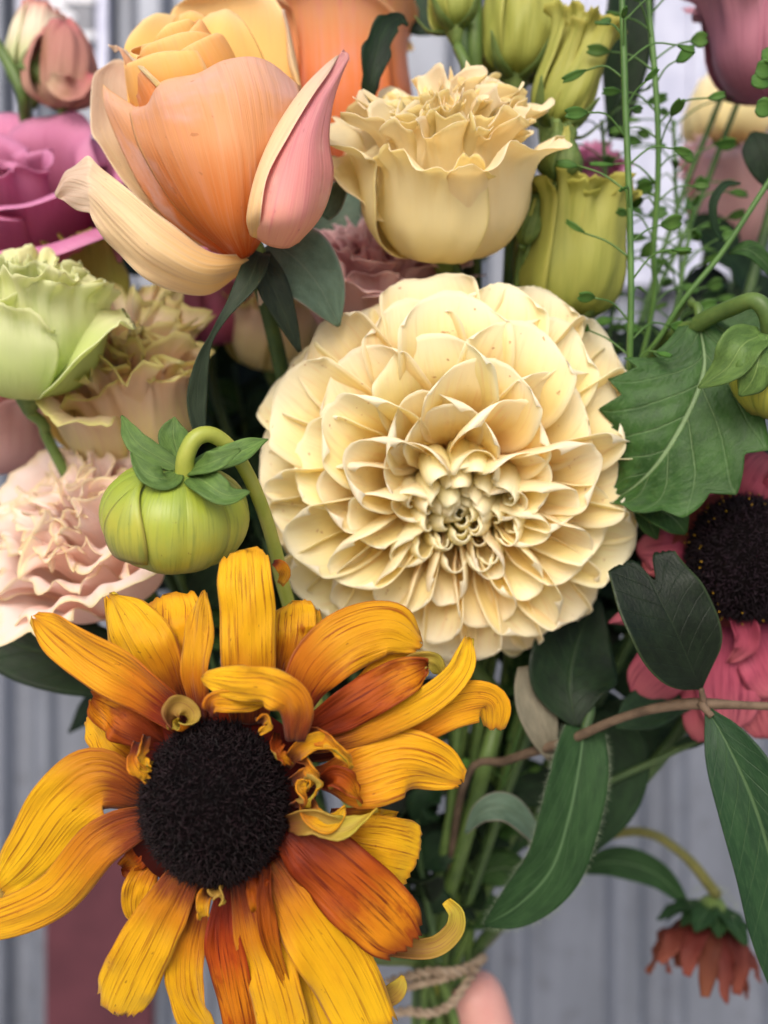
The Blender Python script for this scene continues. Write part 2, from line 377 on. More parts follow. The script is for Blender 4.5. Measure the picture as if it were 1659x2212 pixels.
ROSE_CORE = petal_mat('golden inner rose petal', [(0, '#F0A840'), (.5, '#F6C066'), (1, '#FAD894')], edge=('#FBE2AE', .93, .6), streak=('#F2B068', .3, 0, 1), rough=.5, trans=.38, bump=.2)
ROSE_B = petal_mat('orange rose petal', [(0, '#E8682E'), (.4, '#EA8A4C'), (.8, '#E4AE7C'), (1, '#D8A880')], streak=('#E49488', .5, .2, 1), blotch=('#E0A090', .5, .6), rough=.5, trans=.3)
LIS_CREAM = petal_mat('cream frilled petal', [(0, '#F0E09A'), (.45, '#F9EEC0'), (.85, '#FCF5DA'), (1, '#FBF1D2')], edge=('#FBEFD2', .85, .6), streak=('#F4E2AE', .3, .0, .9), rough=.5, trans=.5, bump=.3, streak_scale=16)
LIS_CREAMO = petal_mat('cream frilled petal outside', [(0, '#DED07C'), (.2, '#F5E8B4'), (.7, '#FAF0C8'), (1, '#F8EAB8')], edge=('#F0DE90', .92, .5), streak=('#F2E2AC', .3, 0, 1), rough=.48, trans=.48, bump=.3, streak_scale=16)
LIS_GRN = petal_mat('yellow green frilled petal', [(0, '#7E8E3A'), (.4, '#AEB25A'), (.8, '#C0C068'), (1, '#B8B656')], edge=('#CDC66A', .88, .5), streak=('#96A04A', .5, 0, 1), rough=.45, trans=.34, bump=.7, streak_scale=14)
LIS_PGRN = petal_mat('pale green frilled petal', [(0, '#B6C86C'), (.4, '#DAE49E'), (.8, '#EDF0C6'), (1, '#E8EAB0')], edge=('#F0F2CC', .85, .6), streak=('#C8D686', .3, 0, 1), rough=.48, trans=.46, streak_scale=18)
LIS_PINK = petal_mat('mauve pink petal', [(0, '#A84A6A'), (.35, '#C4668C'), (.8, '#D486AC'), (1, '#DA94B8')], streak=('#BC5A82', .3, 0, 1), rough=.5, trans=.3)
LIS_DPINK = petal_mat('deep rose petal', [(0, '#A45870'), (.5, '#CC8A9C'), (1, '#D8A2B0')], streak=('#A05068', .35, 0, 1), rough=.5, trans=.28)
LIS_BLUSH = petal_mat('blush frilled petal', [(0, '#F6DCC0'), (.4, '#FAE6DC'), (.85, '#FCEEE8'), (1, '#FAEED8')], edge=('#F2E4B4', .96, .6), streak=('#F8DAD2', .3, 0, 1), rough=.5, trans=.55, streak_scale=16)
LIS_PEACH = petal_mat('peach frilled petal', [(0, '#E0D490'), (.35, '#F2E6B4'), (.75, '#F8E6D4'), (1, '#F0E6BC')], edge=('#DED880', .9, .6), streak=('#E6C8A6', .3, 0, 1), rough=.5, trans=.52)
LIS_PALEPINK = petal_mat('pale pink petal', [(0, '#E2B4B2'), (.5, '#F2D0D0'), (1, '#F7DEDE')], streak=('#DCA4A8', .3, 0, 1), rough=.5, trans=.5)
WILT = petal_mat('wilted dusky petal', [(0, '#C2A088'), (.5, '#BC8078'), (1, '#C47078')], blotch=('#A87A60', .6, 1.2), rough=.6, trans=.2, bump=.6)
BUDPK = petal_mat('green bud flushed pink', [(0, '#8CA65A'), (.35, '#D2D6A4'), (.62, '#E6DCC4'), (1, '#C88478')], streak=('#B87A70', .4, .4, 1), rough=.5, trans=.25)
BUDG = petal_mat('green bud scale', [(0, '#6E8A3E'), (.25, '#98A83A'), (.65, '#AFAE42'), (1, '#8C8A3C')], edge=('#7E6E36', .84, .6), streak=('#74863A', .6, 0, 1), blotch=('#8FA050', .4, .8), speck=('#6A5A2A', .6, 4.5), rough=.38, trans=.1, bump=.3, streak_scale=12, spec=.45)
LEAF_SEP = leaf_mat('bright sepal leaf', '#4A6630', '#62803E', '#8AA05E', .45, 9, 2.4, .04, vamt=.35)
LEAF_DAHL = leaf_mat('dahlia leaf', '#26431C', '#385A28', '#8AA276', .45, 7, 1.1, .03, vamt=.6, bump=.9, spec=.22)
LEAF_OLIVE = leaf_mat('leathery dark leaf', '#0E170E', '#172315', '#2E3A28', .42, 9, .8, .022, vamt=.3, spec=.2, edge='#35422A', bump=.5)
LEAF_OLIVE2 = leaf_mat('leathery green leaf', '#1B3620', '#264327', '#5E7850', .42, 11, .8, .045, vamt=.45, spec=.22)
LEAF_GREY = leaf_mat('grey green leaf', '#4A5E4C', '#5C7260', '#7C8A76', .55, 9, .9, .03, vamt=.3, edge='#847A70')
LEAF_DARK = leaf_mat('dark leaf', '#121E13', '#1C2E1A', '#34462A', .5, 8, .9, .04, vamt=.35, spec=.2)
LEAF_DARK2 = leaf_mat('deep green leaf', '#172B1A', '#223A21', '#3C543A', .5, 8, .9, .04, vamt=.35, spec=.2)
LEAF_SEPAL = leaf_mat('dusky sepal', '#202C20', '#2E3A2A', '#485240', .5, 6, .9, .05, vamt=.3)
LEAF_HAIRY = leaf_mat('hairy leaf', '#1F381E', '#2C4828', '#587450', .6, 6, 2.2, .05, vamt=.6, spec=.15)
LEAF_BROWN = leaf_mat('greyed leaf underside', '#6C6858', '#807A68', '#968C78', .6, 8, .9, .04, vamt=.4)
CAL = leaf_mat('calyx', '#5A7238', '#74884A', '#8A9A5C', .45, 3, .5, .03, vamt=.2)
POD = petal_mat('seed pod', [(0, '#42682E'), (.5, '#587F3A'), (1, '#4A7230')], streak=('#3A5C2C', .3, 0, 1), rough=.45, trans=.3, streak_scale=6)
TWIG = plain_mat('brown twig', '#4C3E32', '#6E5C4C', 120, .7, .6, .2)
TWINE = plain_mat('jute twine', '#8E7A66', '#B8A48E', 260, .9, .8, .1)
SKIN = plain_mat('skin', '#D89C94', '#E2AEA2', 60, .45, .1, .4, sub=.15)
FUZZ = plain_mat('leaf hair', '#7E8C74', '#9AA48E', 50, .6, 0, .2)

# ------------------------------------------------------------------ the setting: a ribbed metal wall behind the bouquet
def wall():
    D = 78.0
    m, nt, out, N, L, M, mix, smooth, noise, ramp = nodes('painted ribbed steel')
    tc = N('TexCoord'); mp = N('Mapping'); mp.inputs['Scale'].default_value = (3, 3, .5); L(tc.outputs['Object'], mp.inputs[0])
    n1 = noise(mp.outputs[0], 6, 6, .65); n2 = noise(tc.outputs['Object'], 60, 4, .6)
    c = mix(smooth(n1, .3, .7), srgb('#626874'), srgb('#7C8290')); c = mix(M('MULTIPLY', smooth(n2, .5, .75), .3), c, srgb('#43434C'))
    p = N('BsdfPrincipled'); L(c, p.inputs['Base Color']); p.inputs['Roughness'].default_value = .42; p.inputs['Metallic'].default_value = .25
    bp = N('Bump'); bp.inputs['Strength'].default_value = .15; bp.inputs['Distance'].default_value = .002; L(n1, bp.inputs['Height']); L(bp.outputs[0], p.inputs['Normal']); L(p.outputs[0], out.inputs[0])
    xs = []; per = 12.2; x = -73.0
    while x < 73:
        for dx, dy in ((0, 0), (4.6, 0), (5.3, -1.3), (7.2, -1.3), (7.9, 0), (9.2, 0), (9.7, -.7), (10.6, -.7), (11.1, 0)): xs.append((x + dx, dy))
        x += per
    v = []; f = []
    for i, (x, dy) in enumerate(xs): v += [(x, D + dy, -130), (x, D + dy, 75)]
    for i in range(len(xs) - 1): f.append((2 * i, 2 * i + 2, 2 * i + 3, 2 * i + 1))
    o = build('wall', np.array(v), f, m, None, smooth=False); o['kind'] = 'structure'
    b = o.modifiers.new('bevel', 'BEVEL'); b.width = .002; b.segments = 2
    return D
WD = wall()
GROUND = plain_mat('pale bounce ground', '#ACA79E', '#C0BBB0', 8, .8, .3, .2)  # kept pale so the added ground throws light back up
g = build('ground', np.array([(-2000, -2500, -130), (2000, -2500, -130), (2000, 2500, -130), (-2000, 2500, -130)], float), [(0, 1, 2, 3)], GROUND, None, smooth=False); g['kind'] = 'structure'  # unseen ground plane, added to bounce light onto the bouquet from below
def boxmesh(c, s, rot=0.):
    c = np.asarray(c); s = np.asarray(s) / 2
    v = np.array([(a, b, d) for a in (-1, 1) for b in (-1, 1) for d in (-1, 1)]) * s + c
    f = [(0, 1, 3, 2), (4, 6, 7, 5), (0, 4, 5, 1), (2, 3, 7, 6), (0, 2, 6, 4), (1, 5, 7, 3)]
    return v, f
WHITE = plain_mat('bluish white', '#A2A6BE', '#B8BCD0', 30, .35, .1, .4)  # bluish white for the paler wall areas and one strip
STRIP = plain_mat('pale metal strip', '#8A8EA6', '#A2A6BC', 40, .35, .1, .5, .2)
PLATE = plain_mat('grey plate', '#565A66', '#6A6E7C', 40, .4, .1, .4)
REDP = plain_mat('dull red paint', '#46222C', '#522A34', 30, .5, .1, .3)
def panel(name, label, cat, x0, x1, y0, y1, d, mat, th=.8, ribs=0):
    a, b = P(x0, y1, d), P(x1, y0, d); c = (a + b) / 2
    t = thing(name, label, cat, V(c[0], d + th / 2, a[2]))
    v, f = boxmesh((c[0], d + th / 2, c[2]), (b[0] - a[0], th, b[2] - a[2])); o = build('sheet', v, f, mat, t, smooth=False)
    bv = o.modifiers.new('bevel', 'BEVEL'); bv.width = .0015; bv.segments = 2
    for i in range(ribs):
        x = a[0] + (b[0] - a[0]) * (i + .5) / ribs
        v, f = boxmesh((x, d - .25, c[2]), (1.4, .5, b[2] - a[2])); o = build('rib', v, f, mat, t, smooth=False)
        bv = o.modifiers.new('bevel', 'BEVEL'); bv.width = .002; bv.segments = 2
    return t
panel('white_wall_area', 'tall white ribbed area of the wall behind the slim seed sprigs', 'panel', 1170, 1575, -400, 620, WD - 2.4, WHITE, 1., 3)  # paler part of the upper wall, built as a raised ribbed box
panel('white_wall_area', 'white area of the wall behind the small orange rose', 'panel', 655, 830, -300, 120, WD - 2.4, WHITE)  # second paler part of the wall, a plain raised box
panel('metal_strip', 'pale upright metal strip on the wall beside the lettered plate', 'strip', 206, 233, -400, 520, WD - 2.2, STRIP)
panel('metal_strip', 'bright narrow upright strip on the wall above the green and pink buds', 'strip', 34, 72, -400, 470, WD - 2.2, WHITE)
panel('red_panel', 'dull red panel low on the wall below the golden petals', 'panel', 96, 330, 1840, 2900, WD - 2.2, REDP)
def lettered_plate():
    x0, x1, y0, y1, d = 78, 204, -260, 92, WD - 2.6
    t = panel('lettered_plate', 'grey plate with big sideways white letters on the wall above the wilted bud', 'sign', x0, x1, y0, y1, d, PLATE)
    lm = plain_mat('white lettering', '#D8DAE6', '#E6E8F0', 40, .5, 0, .3)
    for i, ch in enumerate(('M', 'W')):
        c = bpy.data.curves.new('letter', 'FONT'); c.body = ch; c.size = .052; c.extrude = .0006; c.align_x = 'CENTER'; c.align_y = 'CENTER'; c.materials.append(lm)
        tmp = bpy.data.objects.new('letter_curve', c); COL.objects.link(tmp); bpy.context.view_layer.update()
        lme = bpy.data.meshes.new_from_object(tmp.evaluated_get(bpy.context.evaluated_depsgraph_get())); bpy.data.objects.remove(tmp); bpy.data.curves.remove(c)
        o = bpy.data.objects.new('letter', lme); COL.objects.link(o); o.parent = t
        p = W2M(P((x0 + x1) / 2 + 18, 38 - 118 * i, d - .1)) - np.array(t.location)
        o.location = p; o.rotation_euler = (R(90), R(-90), 0)
lettered_plate()

# ------------------------------------------------------------------ dahlia
def dahlia():
    c0 = P(975, 1036, 28.2); ax = unit(V(.03, -math.cos(R(23)), -math.sin(R(23))))
    x, y, w = frame(ax)
    t = thing('dahlia', 'large creamy yellow ball dahlia in full bloom above the golden coneflower', 'flower', c0 - ax * 2)
    v = []; n = 14; k = 20
    for i in range(n):
        th = math.pi * .98 * i / (n - 1) + .02
        for j in range(k):
            a = 2 * math.pi * j / k; v.append(c0 + 1.35 * (math.sin(th) * (x * math.cos(a) + y * math.sin(a)) + 1.3 * math.cos(th) * w))
    build('flower_base', np.array(v), gridfaces(n, k, wrap=True), LIS_GRN, t, griduv(n, k))
    NP = 94; ga = 2.399963
    r = random.Random(3); k = 0
    for n_, br, tr, bz, tz, hw in ((6, .16, .06, 1.4, 2.22, .32), (9, .42, .22, 1.3, 2.42, .42), (11, .72, .46, 1.2, 2.64, .54), (11, 1.02, .88, 1.0, 2.84, .62), (12, 1.38, 1.34, .95, 3.02, .78)):
        for j in range(n_):                                     # youngest petals, still rolled and leaning in over the heart
            k += 1; ph = 2 * math.pi * j / n_ + k * .3 + r.uniform(-.15, .15); er = x * math.cos(ph) + y * math.sin(ph); sc_ = r.uniform(.9, 1.12)
            base = c0 + er * br + w * bz; tip = c0 + er * tr + w * tz * sc_; mid = .5 * (base + tip) + er * .22
            ribbon('petal', np.array([base, mid, tip]), -er + w * .2, hw * sc_, [.6, .85, 1, 1, .95, .8, .45], [DAHLIA_CORE, DAHLIA_CORE], t, nu=16, nv=13, solid=.03, cup=[1.9, 2.2, 2.1, 1.7], twist=[0, r.uniform(-.4, .4)], tipround=.12, centre=1., seed=900 + k)
    for i in range(NP):
        q = i / (NP - 1); deg = np.interp(q, [0, .10, .22, .36, .51, .69, .86, 1], [20, 30, 42, 56, 72, 90, 108, 122]) + r.uniform(-2, 2); ph = i * ga + .4 + r.uniform(-.08, .08)
        er = x * math.cos(ph) + y * math.sin(ph); th = R(deg); up = max(0, er[2])   # petals on the upper side have opened further
        base = c0 + 2.3 * math.sin(.85 * th) * er + .95 * math.cos(.85 * th) * w
        Nn = unit(math.sin(th) * w - math.cos(th) * er)
        tw = r.uniform(-.22, .22)
        s30 = min(1, max(0, (deg - 8) / 30)); s30 = s30 * s30 * (3 - 2 * s30)
        rad = (.76 + .24 * s30) * r.uniform(.94, 1.06)
        tip = c0 + rad * (5.62 * math.sin(th) * er + 3.8 * math.cos(th) * w)
        Ln = np.linalg.norm(tip - base)
        fl = np.interp(deg, [20, 34, 60, 125], [.04, .14, .26, .28])       # how far the petal flares out
        m1 = base + .38 * (tip - base) + Nn * fl * Ln * .62; m2 = base + .74 * (tip - base) + Nn * fl * Ln * .62
        tip = tip - Nn * fl * Ln * .2
        h = np.interp(deg, [20, 28, 36, 50, 90, 122], [1.05, 1.34, 1.46, 1.52, 1.48, 1.38]) * r.uniform(.94, 1.06)
        a = np.interp(deg, [20, 28, 36, 48, 70, 122], [2.7, 2.55, 2.1, 1.55, 1.15, .95]) * r.uniform(.92, 1.06)
        if up > .2 and deg < 75: a *= 1 - .36 * up * min(1, deg / 26); h *= 1 + .12 * up * min(1, deg / 26)
        pf = r.choice(([.30, .46, .68, .88, .98, 1., 1., .96, .86], [.30, .46, .68, .88, .98, 1., .97, .86, .62]))
        ribbon('petal', np.array([base, m1, m2, tip]), Nn, h, pf, [DAHLIA_IN, DAHLIA_OUT], t, nu=24, nv=19, solid=.02, cup=[a * 1.15, a * 1.1, a, a * .92, a * .8], twist=[0, tw * .4, tw],
               ripple=(.07, 2), groove=(.010, 4), seed=500 + i, serr=.006, tipround=np.interp(deg, [20, 40, 90], [.30, .26, .2]), notch=(r.uniform(-.2, .2), .2, r.choice((0, 0, .035))), centre=1.)
    stem(t, c0 - ax * 1.2, STEM, .26, via=((1010, 1400, 31), (1075, 1520, 31), (1030, 1720, 30.5)))
dahlia()

# ------------------------------------------------------------------ golden coneflower
def cone(parent, center, axis, rx, ry, hgt, mat, hmat, nb, seed, up=None, hl=.16, pollen=0, hr=.013):
    w = unit(axis); u0 = V(1, 0, 0) - w * w[0]; x = unit(u0); y = np.cross(w, x)
    v = []; n = 16; k = 40; wf = wob(seed)
    def pt(th, a): return center + x * rx * math.sin(th) * math.cos(a) + y * ry * math.sin(th) * math.sin(a) + w * hgt * math.cos(th)
    for i in range(n):
        th = .02 + i / (n - 1) * 1.9
        for j in range(k): v.append(pt(th, 2 * math.pi * j / k))
    build('cone', np.array(v), gridfaces(n, k, wrap=True), mat, parent)
    r = np.random.RandomState(seed); ro = []; di = []
    for i in range(nb):
        th = math.acos(1 - (i + .5) / nb * 1.12); a = i * 2.399963
        th += r.normal(0, .015); p = pt(th, a)
        nn = unit(x * math.sin(th) * math.cos(a) / rx + y * math.sin(th) * math.sin(a) / ry + w * math.cos(th) / hgt)
        ro.append(p - nn * .02); di.append(nn)
    hairs('bristles', ro, di, hl, hr, hmat, parent, seed, .8, .5)
    if pollen:
        ro = np.array(ro); di = np.array(di); m = r.choice(nb, pollen, replace=False); m = m[m > nb * .25]
        hairs('pollen', ro[m] + di[m] * hl * .7, di[m], .06, .022, POLLEN, parent, seed + 1)
def coneflower_gold():
    c = K([(705, 915, 21.6)])[0]
    t = thing('coneflower', 'golden yellow coneflower with rust streaked petals and big black bristly centre', 'flower', c + V(0, 1.2, 0))
    ax = unit(V(-.05, -1, .02))
    cone(t, c, ax, 1.53, 1.68, 1.35, CONE, CONE_H, 3600, 11, hl=.19, hr=.019)
    tube('flower_base', np.array([c + V(0, .25, 0), c + V(0, .55, 0), c + V(0, 1.0, 0)]), [2.15, 1.9, .3], RUD_O, t, n=12, k=24)
    Y, O = [RUD_Y, RUD_BACK], [RUD_O, RUD_BACK]
    blunt = [.45, .62, .8, .95, 1, 1, .96, .82]; pointed = [.5, .75, .95, 1, .92, .72, .42, .06]; roundp = [.4, .65, .9, 1, 1, .9, .66, .2]
    def s3(pts, dz): return [(x, y, 21.7 + dz + q) for (x, y), q in zip(pts, ([0, -.25, -.3, -.05, .25] if len(pts) == 5 else [0, -.25, -.2, .15]))]
    L_ = [  # points base to tip, depth offset, half width (cm), outline, materials, cup, tip roundness
        ([(900, 600), (945, 400), (952, 330), (955, 258)], .75, .62, blunt, Y, -.25, .06),
        ([(930, 600), (1000, 430), (1020, 370), (1035, 285)], .8, .5, roundp, Y, -.3, .02),
        ([(560, 600), (550, 430), (540, 340), (535, 238)], .65, .95, blunt, Y, -.3, .05),
        ([(580, 600), (490, 460), (430, 360), (362, 232)], .35, .85, roundp, Y, -.35, .03),
        ([(480, 790), (400, 745), (350, 700), (300, 620)], .55, .55, blunt, Y, .3, .02),
        ([(535, 725), (430, 660), (370, 620), (300, 575)], .2, .55, roundp, O, .7, .02),
        ([(470, 800), (420, 795), (390, 790), (372, 785)], .6, .25, blunt, Y, .2, .05),
        ([(655, 650), (640, 500), (648, 350), (668, 222)], -.1, .36, roundp, Y, -.45, .03),
        ([(600, 650), (440, 530), (270, 420), (108, 305)], -.15, .62, [.55, .75, .9, 1, 1, .95, .75, .1], Y, .6, .0),
        ([(815, 660), (812, 480), (806, 270), (800, 88)], .0, .70, [.62, .8, .9, .93, .95, .97, .97, .92], Y, -.28, .05),
        ([(470, 905), (330, 855), (205, 940), (95, 1090), (-10, 1205)], .1, .88, [.4, .7, 1, 1, .92, .82, .66, .3], Y, -.35, .02),
        ([(490, 970), (330, 1050), (175, 1225), (0, 1305), (-90, 1300)], -.1, .55, [.6, .9, 1, 1, .98, .9, .8, .5], Y, -.55, .03),
        ([(520, 1090), (470, 1160), (445, 1240), (452, 1320)], .5, .36, roundp, Y, .3, .0),
        ([(500, 1040), (470, 1080), (440, 1110), (400, 1130)], .45, .3, roundp, O, .3, .0),
        ([(610, 1140), (530, 1290), (440, 1460), (370, 1612)], .05, .68, [.55, .7, .82, .92, 1, 1.04, 1.02, .84], Y, -.25, .06),
        ([(670, 1200), (610, 1400), (618, 1560), (700, 1690)], .4, .5, roundp, [RUD_Y, RUD_BACK], .9, .0),
        ([(745, 1170), (730, 1350), (755, 1500), (800, 1720)], .1, .48, blunt, O, -.35, .03),
        ([(790, 1170), (845, 1380), (900, 1540), (950, 1740)], .0, .66, blunt, Y, -.3, .03),
        ([(900, 1160), (980, 1400), (1040, 1560), (1090, 1740)], .35, .6, blunt, Y, -.3, .03),
        ([(890, 1110), (985, 1270), (1115, 1470), (1225, 1690)], -.05, .80, [.5, .66, .84, .97, 1, 1, .97, .85], Y, -.3, .03),
        ([(870, 1120), (870, 1250), (905, 1420), (995, 1650)], -.15, .22, pointed, O, 1.1, .0),
        ([(850, 1130), (845, 1190), (850, 1260), (880, 1330)], .0, .3, pointed, O, .7, .0),
        ([(1080, 960), (1180, 985), (1240, 990), (1295, 960)], .5, .42, roundp, Y, .2, .0),
        ([(1010, 990), (1150, 1050), (1265, 1075), (1372, 1105)], .35, .80, [.3, .5, .75, .95, 1, 1.03, 1.03, .95], Y, -.2, .04),
        ([(940, 1010), (1060, 1120), (1220, 1265), (1350, 1395)], -.2, .88, [.5, .75, .9, .98, 1, .98, .9, .62], O, -.25, .06),
        ([(1000, 840), (1160, 835), (1340, 790), (1515, 850)], .0, .80, [.25, .45, .8, 1, 1.02, .98, .8, .28], Y, -.3, .0),
        ([(1010, 760), (1300, 690), (1480, 605), (1600, 592), (1612, 680)], .3, .52, [.4, .7, .9, 1, 1, .95, .85, .6], Y, -.35, .02),
        ([(990, 740), (1180, 690), (1390, 590), (1500, 490), (1535, 375)], .0, .36, [.4, .7, .9, 1, .95, .85, .75, .3], Y, .4, .0),
        ([(1090, 640), (1200, 560), (1290, 490), (1400, 470)], .55, .5, roundp, Y, -.2, .0),
        ([(980, 700), (1140, 610), (1290, 520), (1400, 470)], -.1, .50, [.4, .7, .92, 1, .98, .92, .75, .3], O, .35, .0),
        ([(1270, 500), (1360, 455), (1420, 455), (1455, 510)], .4, .22, roundp, [RUD_BACK, RUD_Y], .5, .0),
        ([(955, 660), (1015, 500), (1130, 390), (1270, 345), (1385, 400)], .1, .72, [.3, .62, .9, 1, 1, .95, .8, .35], Y, -.35, .0),
        ([(965, 720), (965, 600), (880, 540), (770, 530), (655, 510)], -1.0, .46, [.5, .8, .95, 1, 1, .95, .82, .35], Y, -.75, .0),
        ([(700, 640), (700, 590), (770, 590), (900, 600)], -.6, .24, roundp, [RUD_Y, RUD_BACK], .5, .0),
    ]
    for i, (pts, dz, hw, pf, mt, cup, tr) in enumerate(L_):
        ribbon('petal', K(s3(pts, dz)), [CAMN, CAMN], hw * .92, pf, mt, t, nu=34, nv=19, solid=.016, cup=[cup * .5, cup * .7, cup * .9], tipround=tr, groove=(.017, 2.5), ripple=(.15, 2), serr=.03, dent=.045,
               twist=[0, rng.uniform(-.25, .25), rng.uniform(-.45, .45)], seed=100 + i)
    # withered little petals crumpled against the cone
    sm = [([(935, 800), (985, 740), (1070, 720), (1155, 805)], .22, [RUD_Y, RUD_BACK]), ([(1000, 690), (1060, 700), (1110, 750), (1160, 800)], .2, [RUD_Y, RUD_BACK]),
          ([(950, 850), (1010, 830), (1040, 870), (1000, 930)], .17, [RUD_Y, RUD_BACK]), ([(1000, 900), (1020, 960), (1080, 985), (1130, 930)], .26, [RUD_Y, RUD_Y]),
          ([(940, 985), (1020, 975), (1120, 1000), (1235, 940)], .34, [RUD_BACK, RUD_BACK]), ([(955, 930), (990, 900), (980, 860), (1030, 820)], .15, [RUD_Y, RUD_BACK]),
          ([(1050, 850), (1100, 835), (1150, 870), (1180, 925)], .28, O), ([(960, 760), (1010, 790), (1030, 840), (1000, 880)], .16, [RUD_Y, RUD_BACK]),
          ([(905, 690), (900, 740), (925, 770), (955, 790)], .16, O), ([(480, 700), (465, 750), (470, 800), (500, 790)], .15, [RUD_Y, RUD_BACK]),
          ([(450, 720), (440, 780), (470, 830), (480, 850)], .16, [RUD_Y, RUD_BACK]), ([(840, 650), (870, 640), (880, 670), (850, 690)], .12, [RUD_Y, RUD_BACK]),
          ([(690, 1200), (670, 1240), (665, 1280), (655, 1300)], .18, [RUD_Y, RUD_BACK]), ([(710, 1180), (715, 1210), (722, 1230), (730, 1245)], .16, [RUD_BACK, RUD_BACK])]
    for i, (pts, hw, mt) in enumerate(sm):
        r = random.Random(i); z = (.1, -.45, -.5, -.35)
        ribbon('withered_petal', K([(a, b, 21.4 + q) for (a, b), q in zip(pts, z)]), [V(.3, -1, .2), V(r.uniform(-.6, .6), -1, r.uniform(-.5, .5))], hw, pointed, mt, t, nu=22, nv=9, solid=.035,
               cup=[.8, 1.4, 1.1, .8], twist=[0, r.uniform(-1, 1), r.uniform(-2, 2)], ripple=(.1, 3), seed=i)
    # rolled dry petal at the upper edge of the cone
    sp = [(588 + 46 * (1 - .45 * q) * math.cos(2.2 + q * 7.2), 640 + 46 * (1 - .45 * q) * math.sin(2.2 + q * 7.2), 20.9 + .25 * q) for q in np.linspace(0, 1, 12)]
    ribbon('withered_petal', K(sp), [V(.5, -.6, .6), V(-.3, -.7, .3)], .22, [.8, 1, 1, .9, .6], [RUD_BACK, RUD_O], t, nu=40, nv=9, cup=.4, twist=[1.0, .5, 1.1, .2], ripple=(.14, 4), dent=.05, seed=5)
    # underside bracts that curl out behind
    ribbon('bract', K([(1230, 1385, 22.6), (1400, 1395, 22.5), (1480, 1345, 22.4), (1497, 1285, 22.3), (1462, 1238, 22.3)]), [V(.2, -1, .5), V(-.5, -1, .2)], .24, [.9, 1, 1, .95, .8, .5], [RUD_BACK, RUD_BACK], t, nu=24, nv=9, cup=1.0, seed=3)
    ribbon('bract', K([(1210, 1560, 22.6), (1270, 1550, 22.6), (1305, 1520, 22.5), (1318, 1485, 22.5)]), [CAMN, CAMN], .24, [.8, 1, 1, .7, .1], [RUD_BACK, RUD_BACK], t, nu=16, nv=9, cup=.5, seed=4)
    ribbon('bract', K([(40, 1200, 22.4), (20, 1225, 22.4), (-10, 1228, 22.4), (-60, 1225, 22.4)]), [CAMN, CAMN], .2, [.2, .8, 1, 1, .8], [RUD_BACK, RUD_BACK], t, nu=12, nv=7, cup=-.5, seed=6)
    stem(t, c + V(0, .9, 0), STEM, .24, via=((560, 1830, 25.5), (780, 2050, 28)))
coneflower_gold()

def coneflower_pink():
    c = P(1606, 1208, 27.2)
    t = thing('coneflower', 'dusty pink coneflower with domed purple black centre behind the bitten leaf', 'flower', c + V(0, 1.2, 0))
    cone(t, c, V(-.12, -1, .1), 1.5, 1.68, 1.4, CONE, CONE_P, 2600, 21, hl=.2, pollen=110, hr=.018)
    tube('flower_base', np.array([c + V(0, .3, 0), c + V(0, .6, 0), c + V(0, 1.0, 0)]), [1.9, 1.7, .3], RUD_PINKB, t, n=12, k=24)
    pk = [RUD_PINK, RUD_PINKB]
    bl = [.5, .7, .9, 1, 1, .95, .85, .5]; pt = [.5, .8, 1, 1, .95, .8, .5, .1]
    L_ = [([(640, 1080), (650, 1000), (660, 940), (690, 880)], .4, .75, bl, -.3), ([(790, 1060), (820, 980), (860, 900), (920, 815)], .2, .8, bl, -.3), ([(900, 1080), (960, 1000), (1000, 940), (1060, 860)], .3, .7, bl, -.3),
          ([(580, 1230), (500, 1230), (420, 1235), (310, 1250)], .3, .62, bl, -.5), ([(570, 1180), (500, 1170), (430, 1165), (350, 1160)], .6, .5, bl, -.3), ([(570, 1330), (500, 1310), (430, 1300), (330, 1290)], .5, .4, bl, -.3),
          ([(600, 1400), (650, 1440), (700, 1470), (750, 1505)], -.3, .38, pt, -.5), ([(590, 1480), (480, 1500), (330, 1530), (178, 1562)], .3, .52, pt, -.6), ([(600, 1560), (520, 1650), (420, 1780), (305, 1895)], .4, .85, bl, -.3),
          ([(620, 1520), (650, 1545), (670, 1560), (700, 1570)], .1, .4, bl, -.3), ([(660, 1580), (640, 1750), (620, 1930), (612, 2095)], .6, .7, bl, -.3), ([(740, 1540), (735, 1700), (735, 1880), (735, 2050)], .2, .95, bl, -.35),
          ([(740, 1490), (790, 1590), (790, 1680), (720, 1735)], -.35, .38, pt, 1.0), ([(850, 1560), (890, 1680), (930, 1780), (970, 1850)], .0, .9, bl, -.3), ([(830, 1560), (840, 1750), (860, 1900), (905, 2080)], .7, .8, bl, -.3), ([(520, 1600), (560, 1700), (590, 1780), (600, 1850)], .7, .5, bl, .3)]
    for i, (pts, dz, hw, pf, cup) in enumerate(L_):
        sp = [(a, b, 27.4 + dz + q) for (a, b), q in zip(pts, (0, -.25, -.15, .25))]
        ribbon('petal', G(sp), [CAMN, CAMN], hw, pf, pk, t, nu=26, nv=15, solid=.016, cup=cup, groove=(.017, 2.5), ripple=(.14, 2), tipround=.03, serr=.012, twist=[0, .1, rng.uniform(-.3, .3)], seed=300 + i)
    stem(t, c + V(0, .9, 0), STEM_D, .22, via=((1480, 1560, 30), (1180, 1900, 31)))
coneflower_pink()

